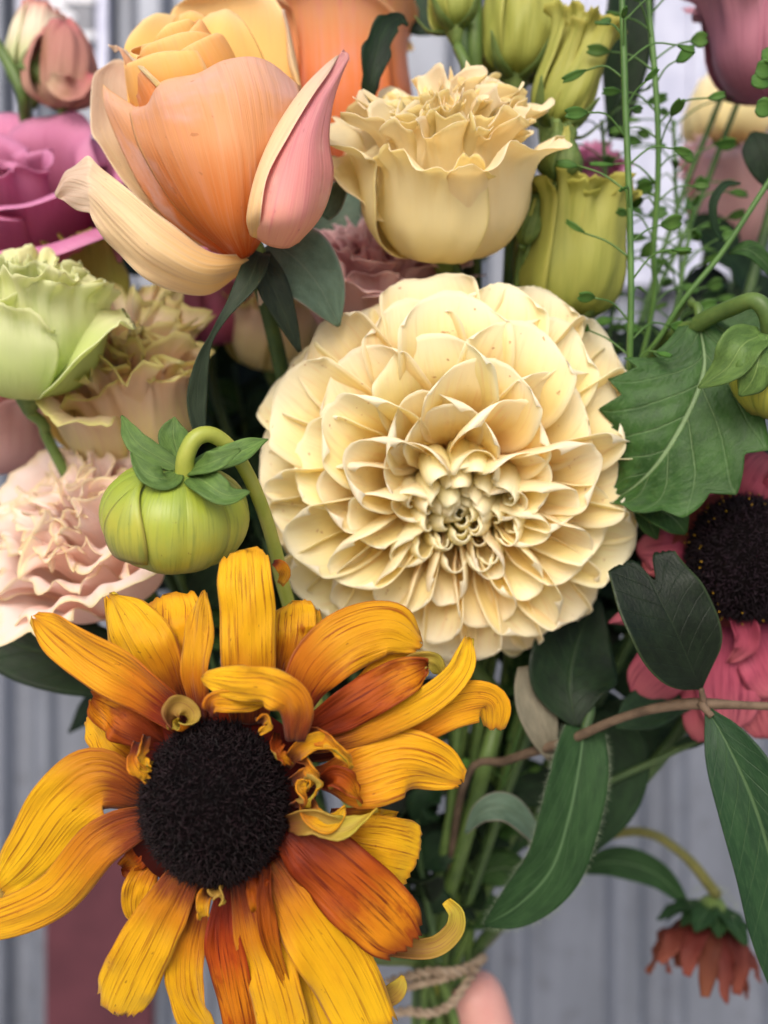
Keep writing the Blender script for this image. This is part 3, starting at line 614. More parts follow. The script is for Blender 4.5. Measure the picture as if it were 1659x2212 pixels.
def coneflower_dry():
    c = P(1535, 1985, 34.0)
    t = thing('coneflower', 'small drooping coneflower with dried red brown petals and furry arched stem', 'flower', c)
    pts = PX([(1075, 2010, 34.5), (1160, 1900, 34.6), (1290, 1815, 34.5), (1395, 1798, 34.3), (1480, 1850, 34.1), (1550, 1935, 34)])
    tube('stem', np.vstack([[P(952, 2300, 34)], [P(985, 2120, 34.2)], pts]), [.15, .15, .16, .15, .15, .16, .17, .2], STEM_F, t, n=44, k=10, lump=.06)
    ax = unit(V(-.25, -.25, -1)); x, y, w = frame(ax)
    tube('flower_base', np.array([c - w * .75, c - w * .2, c + w * .25]), [.25, .75, .8], CAL, t, n=10, k=16)
    ro, di = [], []
    for i in range(14):
        a = i * 2 * math.pi / 14; er = x * math.cos(a) + y * math.sin(a); s = 1 if i % 2 else .75
        ribbon('bract', np.array([c - w * .5 + er * .3, c - w * .05 + er * 1.2 * s, c + w * .4 + er * 1.85 * s]), -w + er * .3, .42, [.6, 1, .95, .6, .1], [LEAF_HAIRY, LEAF_HAIRY], t, nu=14, nv=7, cup=.4, twist=[0, rng.uniform(-.4, .4)], ripple=(.06, 2), seed=i)
    for i in range(15):
        a = i * 2 * math.pi / 15 + .2; er = x * math.cos(a) + y * math.sin(a); ln = rng.uniform(.9, 1.4)
        ribbon('petal', np.array([c + er * .55, c + w * .7 * ln + er * 1.3, c + w * 1.65 * ln + er * rng.uniform(1.1, 2.0)]), -er, .36, [.6, 1, 1, .8, .3], [RUD_DRY, RUD_DRY], t, nu=16, nv=9, cup=rng.uniform(-.9, 1.2), twist=[0, rng.uniform(-.9, .9)], ripple=(.12, 3), seed=40 + i)
    tp = cr(pts, np.linspace(0, 1, 900)); r = np.random.RandomState(5); d = r.normal(0, 1, (900, 3))
    hairs('fuzz', tp + unit(d) * .15, d, .17, .0035, FUZZ, t, 6, .2, .2)
    d = r.normal(0, 1, (500, 3)); hairs('fuzz', c - w * .25 + unit(d) * .8, d, .22, .0035, FUZZ, t, 7, .2, .2)
    ribbon('leaf', PX([(1235, 1880, 35), (1330, 1862, 34.8), (1420, 1890, 34.6), (1490, 1960, 34.5)]), [V(0, -.8, .6), CAMN], .55, [.2, .7, 1, .9, .6, .1], [LEAF_HAIRY, LEAF_HAIRY], t, nu=20, nv=11, cup=.4, seed=9)
coneflower_dry()

# ------------------------------------------------------------------ big peach rose
def rose():
    b = Q([(1055, 1100, 25.2)])[0]
    t = thing('rose', 'large peach rose with pink flushed outer petals and one drooping creamy petal', 'rose', b)
    out, cream, pink = [ROSE_OUT, ROSE_IN], [ROSE_CREAM, ROSE_CREAM], [ROSE_PINK, ROSE_CREAM]
    inn = [ROSE_IN, ROSE_OUT]
    # front petal, outer face towards the camera
    patch('petal', [[(1000, 1108, 24.9), (1015, 1115, 24.7), (1030, 1118, 24.6), (1055, 1116, 24.5), (1075, 1108, 24.6), (1090, 1098, 24.7), (1105, 1080, 25.0)],
                    [(770, 905, 24.4), (840, 930, 23.8), (910, 955, 23.4), (1000, 975, 23.1), (1080, 962, 23.2), (1150, 940, 23.5), (1210, 900, 24.0)],
                    [(610, 660, 24.2), (690, 672, 23.5), (790, 682, 22.9), (950, 690, 22.5), (1070, 684, 22.6), (1190, 672, 23.1), (1300, 640, 23.9)],
                    [(560, 510, 24.5), (630, 500, 23.9), (720, 470, 23.2), (890, 440, 22.7), (1030, 430, 22.7), (1180, 430, 23.2), (1312, 450, 24.1)],
                    [(566, 476, 24.7), (628, 456, 24.2), (690, 385, 23.6), (850, 328, 23.3), (985, 268, 23.3), (1140, 272, 23.6), (1304, 395, 24.4)],
                    [(572, 464, 24.9), (640, 440, 24.4), (698, 352, 23.9), (855, 312, 23.7), (975, 258, 23.6), (1140, 256, 23.9), (1298, 374, 24.6)]], out, t, nu=40, nv=44, ripple=.05, seed=1)
    patch('petal', [[(915, 1086, 25.1), (985, 1106, 24.9), (1040, 1112, 24.9)], [(735, 960, 25.1), (800, 965, 24.7), (880, 965, 24.4)], [(622, 830, 25.1), (720, 830, 24.6), (830, 830, 24.3)], [(528, 650, 25.2), (620, 650, 24.7), (730, 640, 24.3)],
                    [(462, 495, 25.3), (525, 485, 24.9), (640, 485, 24.6)], [(446, 430, 25.4), (490, 430, 25.1), (600, 470, 24.8)], [(446, 372, 25.6), (470, 385, 25.4), (585, 462, 25.0)]], out, t, ripple=.05, seed=2)
    patch('petal', [[(860, 1060, 25.8), (940, 1085, 25.8), (1010, 1090, 26)], [(690, 950, 25.8), (760, 960, 26.0), (830, 960, 26.3)], [(545, 800, 25.9), (640, 830, 26.1), (730, 830, 26.5)], [(440, 640, 26.0), (520, 650, 26.5), (640, 620, 27.1)],
                    [(394, 560, 26.2), (480, 510, 26.8), (620, 480, 27.3)], [(400, 340, 26.6), (470, 340, 27.0), (610, 400, 27.4)], [(440, 288, 26.9), (520, 258, 27.2), (600, 320, 27.5)]], [ROSE_CREAM, ROSE_OUT], t, ripple=.05, seed=3)
    patch('petal', [[(640, 620, 24.5), (700, 600, 24.1), (780, 560, 23.9)], [(596, 445, 24.6), (640, 415, 24.1), (705, 375, 23.9)], [(548, 300, 24.9), (574, 295, 24.5), (612, 290, 24.2)],
                    [(512, 212, 25.6), (522, 206, 25.5), (536, 212, 25.3)], [(466, 192, 25.8), (478, 204, 25.8), (500, 225, 25.8)]], [ROSE_OUT, ROSE_CREAM], t, ripple=.03, seed=4)
    patch('petal', [[(680, 380, 23.85), (700, 384, 23.8), (716, 384, 23.75)], [(598, 292, 24.2), (612, 294, 24.1), (630, 296, 24.05)], [(526, 208, 25.3), (534, 210, 25.2), (544, 214, 25.15)]], [ROSE_CREAM, ROSE_CREAM], t, nu=12, nv=7, seed=41)
    patch('petal', [[(560, 480, 26.6), (660, 480, 27), (760, 450, 27.3)], [(536, 270, 26.8), (640, 220, 27.2), (750, 220, 27.6)], [(548, 170, 27), (635, 112, 27.3), (745, 115, 27.8)], [(618, 86, 27.3), (690, 62, 27.6), (768, 68, 28)]], inn, t, ripple=.05, seed=5, flip=False)
    patch('petal', [[(800, 600, 28.2), (1000, 600, 28.4), (1200, 600, 27.6)], [(700, 350, 28.2), (960, 350, 28.6), (1290, 385, 27.4)], [(720, 150, 28.4), (985, 160, 28.9), (1262, 190, 27.7)], [(745, 40, 28.4), (1000, 30, 28.8), (1232, 66, 27.9)],
                    [(800, -10, 28.3), (1000, -40, 28.5), (1190, -8, 28.1)]], [ROSE_IN, ROSE_PINK], t, ripple=.06, seed=6)
    patch('petal', [[(1290, 400, 26.9), (1300, 395, 26.8), (1304, 385, 27.0)], [(1245, 270, 27.3), (1262, 260, 27.2), (1282, 262, 27.5)], [(1236, 130, 27.6), (1244, 128, 27.5), (1252, 126, 27.8)], [(1215, 40, 27.8), (1222, 40, 27.8), (1228, 40, 27.9)]], [ROSE_CREAM, ROSE_PINK], t, nu=14, nv=9, seed=61)
    patch('petal', [[(770, 420, 25.4), (930, 430, 24.7), (1150, 430, 25.3)], [(760, 200, 26), (930, 200, 25.0), (1145, 270, 25.7)], [(860, 96, 26.1), (955, 90, 25.6), (1070, 118, 25.9)], [(905, 58, 26.4), (962, 38, 26.2), (1025, 56, 26.4)]], [ROSE_IN, ROSE_IN], t, ripple=.04, seed=7)
    patch('petal', [[(760, 300, 26.2), (820, 280, 26.0), (900, 260, 26.2)], [(766, 130, 26.5), (820, 110, 26.3), (890, 100, 26.5)], [(775, 70, 26.8), (815, 48, 26.7), (880, 62, 26.8)]], [ROSE_CORE, ROSE_CORE], t, nu=16, nv=16, ripple=.04, seed=8)
    # drooping creamy petal
    patch('petal', [[(1076, 1104, 24.7), (1068, 1150, 24.8), (1015, 1212, 25.2)], [(900, 1066, 23.8), (885, 1175, 23.5), (880, 1288, 24.3)], [(720, 948, 23.4), (685, 1072, 22.9), (640, 1212, 23.6)], [(560, 822, 23.6), (525, 932, 23.0), (486, 1075, 23.6)],
                    [(430, 722, 24.0), (405, 820, 23.4), (404, 950, 23.6)], [(374, 690, 24.2), (370, 800, 23.6), (380, 915, 23.7)], [(292, 733, 24.9), (278, 790, 24.6), (315, 892, 24.5)], [(246, 800, 25.2), (234, 832, 25.1), (258, 856, 25.0)]], cream, t, nu=52, nv=30, flip=True, ripple=.11, seed=9, wave=7.)
    # right petal, rolled at its free edge
    patch('petal', [[(1120, 1030, 23.5), (1092, 1022, 23.4), (1085, 1015, 23.5), (1160, 1062, 23.5), (1240, 1074, 23.8), (1292, 1048, 24.4)],
                    [(1128, 935, 22.3), (1090, 935, 22.3), (1072, 935, 22.6), (1180, 960, 22.3), (1310, 960, 22.6), (1392, 930, 23.7)],
                    [(1158, 760, 22.2), (1126, 755, 22.3), (1112, 752, 22.6), (1220, 775, 22.3), (1340, 770, 22.6), (1442, 765, 23.7)],
                    [(1248, 590, 22.7), (1208, 570, 22.8), (1192, 562, 23.1), (1270, 605, 22.8), (1350, 605, 23.0), (1424, 600, 23.8)],
                    [(1350, 420, 23.5), (1314, 402, 23.6), (1300, 396, 23.9), (1345, 440, 23.6), (1395, 445, 23.7), (1440, 450, 24.2)],
                    [(1424, 308, 24.3), (1404, 296, 24.4), (1396, 296, 24.6), (1426, 325, 24.4), (1456, 332, 24.4), (1476, 332, 24.7)],
                    [(1462, 240, 24.9), (1466, 236, 24.9), (1470, 238, 24.9), (1482, 250, 24.9), (1498, 258, 24.9), (1506, 262, 25)],
                    [(1486, 212, 25), (1488, 214, 25), (1490, 218, 25), (1502, 228, 25), (1508, 240, 25), (1512, 268, 25)]], pink, t, nu=44, nv=40, ripple=.03, seed=10)
    # heart of the bud, wound round the axis
    base = Q([(950, 760, 26.4)])[0]; top = Q([(735, 175, 25.9)])[0]; ax = top - base; H = np.linalg.norm(ax); tilt = unit(unit(ax) + V(0, -.28, 0))
    def pr(r, z): return [(.3, 0), (r * .95, .35 * H * z), (r * 1.12, .7 * H * z), (r, .95 * H * z), (r * .9, H * z)]
    rosette(t, base, tilt, [dict(n=3, prof=pr(1.3, .90), half=1.35, over=.12, drop=.35, ruff=.03, freq=2, phase=.4, jit=.1), dict(n=3, prof=pr(1.02, .96), half=1.3, over=.12, drop=.25, ruff=.03, freq=2, phase=1.2),
                            dict(n=3, prof=pr(.74, .98), half=1.3, over=.12, drop=.18, ruff=.03, freq=2, phase=2.0), dict(n=2, prof=pr(.47, .98), half=1.7, over=.12, drop=.1, ruff=.02, freq=2, phase=.2), dict(n=2, prof=pr(.25, .97), half=1.9, over=.1, drop=.05, phase=1.4)], [ROSE_CORE, ROSE_CORE], seed=31, nu=18, nv=28, name='inner_petal')
    # hip, sepals and stem
    tube('hip', Q([(1040, 1070, 25.4), (1070, 1110, 25.4), (1090, 1160, 25.5)]), [.45, .5, .3], CAL, t, n=10, k=12)
    ribbon('sepal', PX([(562, 545, 25), (535, 610, 24.4), (480, 690, 24.2), (440, 770, 24.5), (425, 860, 24.8), (432, 940, 25)]), [V(.4, -1, 0), V(.6, -1, .2)], .32, [.8, 1, .85, .32, .2, .5, .75, .7, .4], [LEAF_SEPAL, LEAF_SEPAL], t, nu=40, nv=9, cup=.5, twist=[.3, .6, .2, .5], ripple=(.04, 3), seed=2)
    ribbon('sepal', PX([(565, 545, 25.2), (585, 610, 25.0), (615, 680, 25.2), (648, 760, 25.6)]), [V(.5, -1, 0), V(.2, -1, 0)], .42, [.5, .9, 1, .8, .5, .1], [LEAF_SEPAL, LEAF_SEPAL], t, nu=24, nv=9, cup=.5, seed=3)
    ribbon('sepal', PX([(560, 545, 25.6), (575, 600, 25.9), (560, 660, 26.2)]), [CAMN, CAMN], .25, [.6, 1, .8, .1], [ROSE_CREAM, LEAF_SEPAL], t, nu=14, nv=7, cup=.4, seed=4)
    stem(t, P(552, 575, 25.6), STEM_D, .22, via=((600, 760, 28), (720, 1300, 31)))
    ribbon('leaf', PX([(585, 520, 25.9), (640, 560, 25.5), (690, 620, 25.4), (733, 705, 25.6)]), [V(-.2, -1, .1), V(.3, -1, 0)], .88, [.35, .75, 1, .98, .8, .5, .06], [LEAF_GREY, LEAF_GREY], t, nu=28, nv=15, cup=.35, ripple=(.06, 2), seed=11)
rose()

def rose_behind():
    b = P(735, 440, 33)
    t = thing('rose', 'soft orange rose tucked behind the big peach rose', 'rose', b)
    rosette(t, b, V(-.05, -.15, 1), [dict(n=5, prof=[(.4, 0), (1.9, .9), (2.5, 2.6), (2.4, 4.4), (2.6, 5.6), (2.9, 6.0)], half=.85, over=.15, drop=.9, ruff=.1, freq=2.5, phase=-.3),
                                 dict(n=4, prof=[(.3, .2), (1.4, 1.2), (1.9, 3), (1.8, 4.8), (1.9, 5.9)], half=1., over=.12, drop=.6, ruff=.06, freq=2, phase=.4), dict(n=3, prof=[(.2, .2), (.9, 1.2), (1.2, 3), (1.1, 4.9), (1., 5.7)], half=1.2, over=.12, drop=.4, ruff=.04, freq=2)], [ROSE_IN, ROSE_B], seed=44, nu=16, nv=20)
    patch('petal', [[(1420, 740, 31.5), (1500, 760, 31), (1580, 760, 31.2)], [(1420, 600, 31), (1500, 610, 30.6), (1570, 640, 30.9)], [(1425, 490, 30.9), (1500, 484, 30.6), (1560, 500, 30.9)]], [ROSE_CREAM, ROSE_CREAM], t, nu=14, nv=14, ripple=.08, seed=3)
    tube('hip', np.array([b + V(0, 0, .4), b, b - V(0, 0, .9)]), [.5, .6, .3], CAL, t, n=8, k=12)
    stem(t, b - V(0, 0, .6), STEM_D, .2, via=((760, 900, 33), (880, 1500, 32)))
rose_behind()

# ------------------------------------------------------------------ dahlia buds
def dahlia_bud():
    c = P(379, 1112, 22.9)
    t = thing('dahlia_bud', 'round green dahlia bud nodding on a hooked stem beside the blush frilled flower', 'flower bud', c)
    w = unit(V(.09, -.30, 1.0)); x, y, w = frame(w, .55)
    n = 9
    def pt(th, a, k=1.0):
        rr = 1.62 * math.sin(th) ** .78; z = 1.1 * math.cos(th) * (1.0 if th < 1.57 else 1.12)
        return c + k * (x * rr * math.cos(a) + y * rr * math.sin(a) + w * z)
    for i in range(n):
        a0 = 2 * math.pi * i / n + rng.uniform(-.13, .13); hw = math.pi / n * rng.uniform(1.15, 1.5); nu, nv = 22, 13; v = []
        k0 = rng.uniform(.96, 1.02)
        for iu in range(nu):
            u = iu / (nu - 1); th = .12 + u * 2.75
            for iv in range(nv):
                s = -1 + 2 * iv / (nv - 1); nar = math.sqrt(max(0, 1 - max(0, (u - .72) / .3) ** 2))
                v.append(pt(th, a0 + s * hw * max(.08, nar), k0 + .055 * (1 - s * s) * math.sin(math.pi * min(1, u * 1.1)) - .03 * abs(s) ** 4))
        build('bud_scale', np.array(v), gridfaces(nu, nv), [BUDG, BUDG], t, griduv(nu, nv), solid=.04)
    # one scale has lifted away on the side
    v = []
    for iu in range(20):
        u = iu / 19; th = .35 + u * 1.75
        for iv in range(9):
            s = -1 + 2 * iv / 8; q = pt(th, math.radians(212) - .0 + s * .34 * math.sin(math.pi * min(1, .25 + .75 * (1 - u) + .12)), 1.10 - .03 * s * s); v.append(q)
    build('bud_scale', np.array(v), gridfaces(20, 9), [BUDG, BUDG], t, griduv(20, 9), solid=.05)
    sep = [((262, 898, 22.6), (300, 960, 22.3), 0.27), ((376, 900, 23.6), (375, 945, 23.4), .36), ((578, 948, 22.6), (500, 985, 22.2), .34), ((520, 970, 21.6), (455, 1000, 21.5), .27), ((283, 1012, 21.6), (330, 1005, 21.5), .28), ((538, 1070, 21.6), (480, 1050, 21.4), .33)]
    for i, (tip, mid, hw) in enumerate(sep):
        bs = P(396, 1020, 22.35) + unit(P(*tip) - P(396, 1020, 22.35)) * .15
        if i == 4: pts = np.array([bs, P(360, 1035, 21.55), P(315, 1022, 21.4), P(285, 978, 21.6)]); nn = [V(.1, -1, .6), V(.4, -1, .3)]
        elif i == 5: pts = np.array([bs, P(440, 1040, 21.5), P(490, 1070, 21.3), P(540, 1062, 21.5)]); nn = [V(0, -1, .7), V(-.2, -1, .5)]
        else: pts = np.array([bs, P(*mid), P(*tip)]); nn = [V(0, -1, .6), V(0, -1, .4)]
        ribbon('sepal', pts, nn, hw, [.5, .85, 1, 1, .85, .5, .06], [LEAF_SEP, LEAF_SEP], t, nu=22, nv=11, cup=[.2, .5, .7, .6], twist=[0, rng.uniform(-.3, .3)], groove=(.012, 3), ripple=(.04, 2), seed=60 + i)
    tube('stem', PX([(400, 1032, 22.3), (402, 985, 22.1), (425, 945, 22.1), (465, 942, 22.3), (515, 990, 22.8), (560, 1080, 23.6), (595, 1190, 24.6), (625, 1310, 25.6), (760, 1750, 29), (940, 2120, 33.5), (960, 2500, 33.8)]), [.24, .2, .19, .18, .17, .17, .18, .19, .19, .18], STEM_Y, t, n=60, k=10, lump=.02)
    ribbon('bract', PX([(590, 1215, 23.6), (606, 1222, 23.5), (616, 1240, 23.6), (606, 1262, 23.8)]), [V(.3, -1, 0), V(-.3, -1, 0)], .14, [.4, 1, 1, .6], [RUD_Y, RUD_Y], t, nu=10, nv=7, cup=.8, seed=2)
dahlia_bud()
def dahlia_bud_back():
    c = P(1665, 770, 24.6)
    t = thing('dahlia_bud', 'green nodding dahlia bud with folded back sepals above the toothed leaf', 'flower bud', c)
    tube('stem', PX([(1668, 735, 24.6), (1658, 680, 24.3), (1630, 650, 24.4), (1580, 665, 25), (1500, 705, 26), (1400, 790, 28), (1250, 1200, 31), (960, 2120, 33.8), (950, 2500, 33.8)]), [.26, .22, .21, .22, .22, .2, .18, .18], STEM, t, n=50, k=10)
    w = unit(V(.3, -.2, 1)); x, y, w = frame(w)
    for i in range(8):
        a0 = 2 * math.pi * i / 8; v = []
        for iu in range(16):
            u = iu / 15; th = .12 + u * 2.6
            for iv in range(9):
                s = -1 + 2 * iv / 8; a = a0 + s * .48; k = 1 + .05 * (1 - s * s); v.append(c + V(.5, .3, -.6) + k * (1.3 * math.sin(th) * (x * math.cos(a) + y * math.sin(a)) + w * math.cos(th)))
        build('bud_scale', np.array(v), gridfaces(16, 9), [BUDG, BUDG], t, griduv(16, 9), solid=.04)
    ribbon('sepal', PX([(1650, 722, 24.2), (1605, 745, 23.7), (1570, 795, 23.8), (1508, 838, 24.2)]), [V(-.2, -1, .5), V(-.1, -1, .3)], .55, [.45, .85, 1, .85, .5, .05], [LEAF_SEP, LEAF_SEP], t, nu=24, nv=13, cup=[.6, .9, .7, .4], groove=(.015, 3), seed=3)
    ribbon('sepal', PX([(1658, 722, 24.1), (1640, 775, 23.5), (1625, 820, 23.6), (1598, 856, 23.9)]), [V(-.1, -1, .4), V(0, -1, .2)], .5, [.6, .9, 1, .95, .7, .08], [LEAF_SEP, LEAF_SEP], t, nu=24, nv=13, cup=[-.5, -.7, -.5], groove=(.015, 3), seed=4)
    ribbon('sepal', PX([(1668, 722, 24.2), (1690, 780, 23.8), (1700, 850, 24)]), [CAMN, CAMN], .5, [.6, 1, .9, .1], [LEAF_SEP, LEAF_SEP], t, nu=20, nv=11, cup=.6, seed=5)
dahlia_bud_back()

# ------------------------------------------------------------------ lisianthus and buds
def calyx(t, b, ax, s=1., n=5, ln=1.2):
    x, y, w = frame(ax)
    tube('calyx', np.array([b - w * .55 * s, b - w * .1 * s, b + w * .3 * s]), [.14 * s, .36 * s, .5 * s], CAL, t, n=8, k=12)
    for i in range(n):
        a = 2 * math.pi * i / n + .3; er = x * math.cos(a) + y * math.sin(a)
        ribbon('sepal', np.array([b + er * .35 * s, b + er * 1.0 * s + w * .25 * s, b + er * 1.45 * s + w * (.25 + ln * .6) * s]), -er + w * .3, .22 * s, [.8, 1, .8, .5, .08], [CAL, CAL], t, nu=12, nv=7, cup=.6, seed=i)
def lisi(label, base, axis, s, mats, seed, roll=0., amp=1., open_=1., group=None, via=(), stemmat=STEM, layers=None, cat='flower', name='lisianthus', nu=16, nv=29, stemr=.16, bind=None):
    base = np.asarray(base); axis = unit(axis)
    t = thing(name, label, cat, base, group)
    o = open_
    if layers is None:
        layers = [dict(n=5, prof=[(.2, 0), (1.25, .25), (1.78, 1.1), (1.84, 2.1), (1.84 + .2 * o, 2.9), (1.8 + .75 * o, 3.25)], half=.92, ruff=.26 * amp, freq=6, over=.16, drop=.42, serr=.025 * amp, lump=.05, hj=.10, oj=.16, jit=.22),
                  dict(n=5, phase=.6, prof=[(.15, .1), (.95, .5), (1.35, 1.4), (1.4, 2.3), (1.4 + .2 * o, 3.1), (1.4 + .6 * o, 3.6)], half=.88, ruff=.32 * amp, freq=7, over=.16, drop=.2, serr=.03 * amp, hj=.1, oj=.2, jit=.3),
                  dict(n=5, phase=.2, prof=[(.1, .2), (.5, .6), (.85, 1.4), (.9, 2.3), (.95 + .1 * o, 3.2), (1. + .4 * o, 3.7)], half=.95, ruff=.34 * amp, freq=7, over=.14, hj=.1, oj=.25, jit=.3, drop=.15, serr=.03 * amp),
                  dict(n=4, phase=.9, prof=[(.05, .3), (.2, .8), (.4, 1.6), (.45, 2.5), (.5, 3.1), (.65, 3.5)], half=1.1, ruff=.3 * amp, freq=6, over=.1, drop=.1, serr=.025 * amp)]
    rosette(t, base, axis, layers, mats, roll, seed, nu, nv, scale=s)
    calyx(t, base, axis, s)
    stem(t, base - axis * .5 * s, stemmat, stemr, via=via, bind=bind)
    return t
CR = [LIS_CREAM, LIS_CREAMO]
t = lisi('cream yellow frilled lisianthus in full bloom between the peach rose and the green buds', P(958, 552, 27.9), V(-.02, -.6, 1), 1.1, CR, 5, roll=.55, layers=[
    dict(n=5, prof=[(.2, 0), (1.25, .22), (1.8, 1.0), (1.86, 1.95), (1.92, 2.6), (2.35, 2.95)], half=.95, ruff=.2, freq=5, over=.18, drop=.35, frill=.17, serr=.02, lump=.05, hj=.12, oj=.16, jit=.2),
    dict(n=5, phase=.5, prof=[(.15, .1), (1., .4), (1.5, 1.4), (1.55, 2.4), (1.6, 3.0), (2.0, 3.4)], half=.9, ruff=.26, freq=6, over=.16, drop=.2, frill=.2, serr=.02, hj=.1, oj=.2, jit=.3),
    dict(n=5, phase=.1, prof=[(.1, .2), (.7, .6), (1.1, 1.6), (1.15, 2.6), (1.2, 3.3), (1.5, 3.7)], half=.9, ruff=.28, freq=6, over=.14, drop=.15, frill=.2, serr=.02, hj=.1, oj=.25, jit=.3),
    dict(n=5, phase=.8, prof=[(.1, .2), (.4, .6), (.75, 1.6), (.8, 2.7), (.85, 3.5), (1.1, 3.9)], half=.95, ruff=.26, freq=6, over=.12, drop=.12, frill=.2, serr=.02, hj=.08, oj=.25, jit=.3),
    dict(n=4, phase=.3, prof=[(.05, .3), (.2, .8), (.4, 1.8), (.42, 2.9), (.45, 3.6), (.6, 3.95)], half=1.2, ruff=.2, freq=5, over=.1, drop=.1, frill=.16, serr=.02)], via=((990, 620, 28.6), (1000, 1100, 32), (980, 1700, 31)), nu=24, nv=61)
# its loose petal on one side
ribbon('petal', PX([(870, 480, 27.2), (800, 400, 26.6), (755, 345, 26.6), (705, 345, 26.9)]), [V(.3, -1, .5), V(.2, -.8, .9)], 1.05, [.5, .8, 1, 1, .95, .6], CR, t, nu=24, nv=27, cup=[.6, .4, -.2, -.5], ripple=(.3, 3), serr=.05, seed=77)
PG = [LIS_PGRN, LIS_PGRN]; GR = [LIS_GRN, LIS_GRN]
tpg = lisi('pale green frilled lisianthus half open above the pink bloom', P(62, 850, 27.5), V(.10, -.40, 1), 1.08, PG, 6, roll=.9, layers=[
    dict(n=4, prof=[(.2, 0), (1.1, .22), (1.62, .95), (1.74, 1.75), (1.66, 2.4), (1.85, 2.85)], half=1.05, ruff=.14, freq=4, over=.2, drop=.5, frill=.12, serr=.025, lump=.05, hj=.1, oj=.14, jit=.2),
    dict(n=4, phase=.7, prof=[(.15, .1), (.9, .4), (1.3, 1.2), (1.35, 2.1), (1.3, 2.8), (1.55, 3.2)], half=1.0, ruff=.18, freq=5, over=.16, drop=.3, frill=.15, serr=.025, hj=.08, oj=.2, jit=.3),
    dict(n=4, phase=.2, prof=[(.1, .2), (.5, .6), (.85, 1.3), (.9, 2.2), (.85, 2.9), (1.0, 3.3)], half=1.0, ruff=.18, freq=5, over=.14, drop=.2, frill=.15, serr=.025, jit=.3),
    dict(n=3, phase=.9, prof=[(.05, .3), (.2, .8), (.4, 1.5), (.45, 2.3), (.4, 2.9), (.5, 3.2)], half=1.2, ruff=.16, freq=5, over=.1, drop=.1, frill=.12)], via=((95, 920, 28), (130, 1000, 28.6), (400, 1500, 31)), nu=22, nv=49)
ribbon('petal', PX([(105, 840, 26.6), (150, 790, 25.9), (195, 730, 25.9), (235, 695, 26.1), (282, 688, 26.3)]), [V(-.5, -.9, .5), V(-.5, -.7, .8)], .95, [.5, .85, 1, 1, .9, .7], PG, tpg, nu=26, nv=31, cup=[1.0, .8, .5, .1], ripple=(.12, 3), serr=.03, seed=78)
def closed(h, r, top, twist=0.): return [(.15, 0), (r * .8, h * .12), (r, h * .35), (r * .92, h * .62), (r * .55 + top * .3, h * .88), (top, h)]
def budlayers(h, r, top, amp=.1, n=4, serr=.05):
    return [dict(n=n, prof=closed(h, r, top), half=1.15, over=.16, drop=.2, ruff=amp, freq=5, serr=serr, lump=.09, narrow=.9, frill=amp), dict(n=n, phase=.5, prof=closed(h * .97, r * .8, top * .75), half=1.1, over=.12, drop=.15, ruff=amp, freq=5, serr=serr), dict(n=3, phase=.2, prof=closed(h * .94, r * .5, top * .4), half=1.2, over=.1, drop=.1, ruff=amp, freq=5, serr=serr)]
lisi('plump yellow green lisianthus bud with a frilled mouth below the cream bloom', P(1215, 700, 29.3), V(.07, -.2, 1), 1., GR, 8, layers=budlayers(3.9, 1.5, 1.62, .14), via=((1200, 760, 30), (1100, 1400, 32)), nu=22, nv=33)
lisi('slender twisted green lisianthus bud with a frilled tip leaning beside the seed sprigs', P(1190, 285, 28.6), V(.36, -.1, 1), .98, GR, 9, layers=budlayers(3.2, .82, .95, .16), via=((1175, 420, 28.6), (1130, 620, 29), (1060, 1400, 32)), nu=22, nv=29, stemr=.12)
lisi('big pale green lisianthus bud at the head of the tall straight stems', P(1112, 178, 29.5), V(.06, -.05, 1), 1.0, GR, 10, layers=budlayers(3.4, 1.08, .6, .08), via=((1112, 240, 30), (1090, 700, 31), (1040, 1500, 32)), nu=18, nv=25)
lisi('small green lisianthus bud cut off by the thick twin stems', P(985, 70, 29), V(-.1, 0, 1), .8, GR, 12, layers=budlayers(2.8, .8, .4, .05), via=((1010, 160, 28.7), (1018, 300, 29.2), (1020, 900, 31.5)), nu=14, nv=21)
def green_bud(label, base, tip, r, seed, via):
    base = np.asarray(base); ax = np.asarray(tip) - base; h = np.linalg.norm(ax)
    t = thing('lisianthus_bud', label, 'flower bud', base)
    rosette(t, base, ax, [dict(n=5, prof=[(.1, 0), (r * .85, h * .14), (r, h * .35), (r * .75, h * .58), (r * .45, h * .8), (r * .5, h)], half=.75, over=.05, drop=h * .16, ruff=.05, freq=3, name='sepal', lump=.02)], [CAL, CAL], seed=seed, nu=16, nv=13)
    rosette(t, base, ax, [dict(n=3, prof=[(.05, 0), (r * .7, h * .2), (r * .8, h * .45), (r * .5, h * .7), (r * .3, h * .92)], half=1.2, over=.05, drop=.1, ruff=.04, freq=4)], GR, seed=seed + 1, nu=12, nv=17)
    stem(t, base, STEM, .13, via=via)
green_bud('small pointed green bud with star tipped sepals under the slender frilled bud', P(1203, 392, 27.6), P(1222, 262, 27.4), .62, 3, ((1180, 440, 27.8), (1130, 600, 28.5), (1060, 1300, 32)))
green_bud('tiny narrow green bud held close to its stem beside the plump bud', P(1130, 528, 27.9), P(1158, 415, 27.7), .34, 5, ((1118, 600, 28.6), (1050, 1300, 32)))
green_bud('smooth green bud behind the cream bloom and the thin leaf stalks', P(1118, 480, 30.2), P(1130, 335, 30.2), .62, 7, ((1105, 600, 31), (1030, 1300, 32.5)))
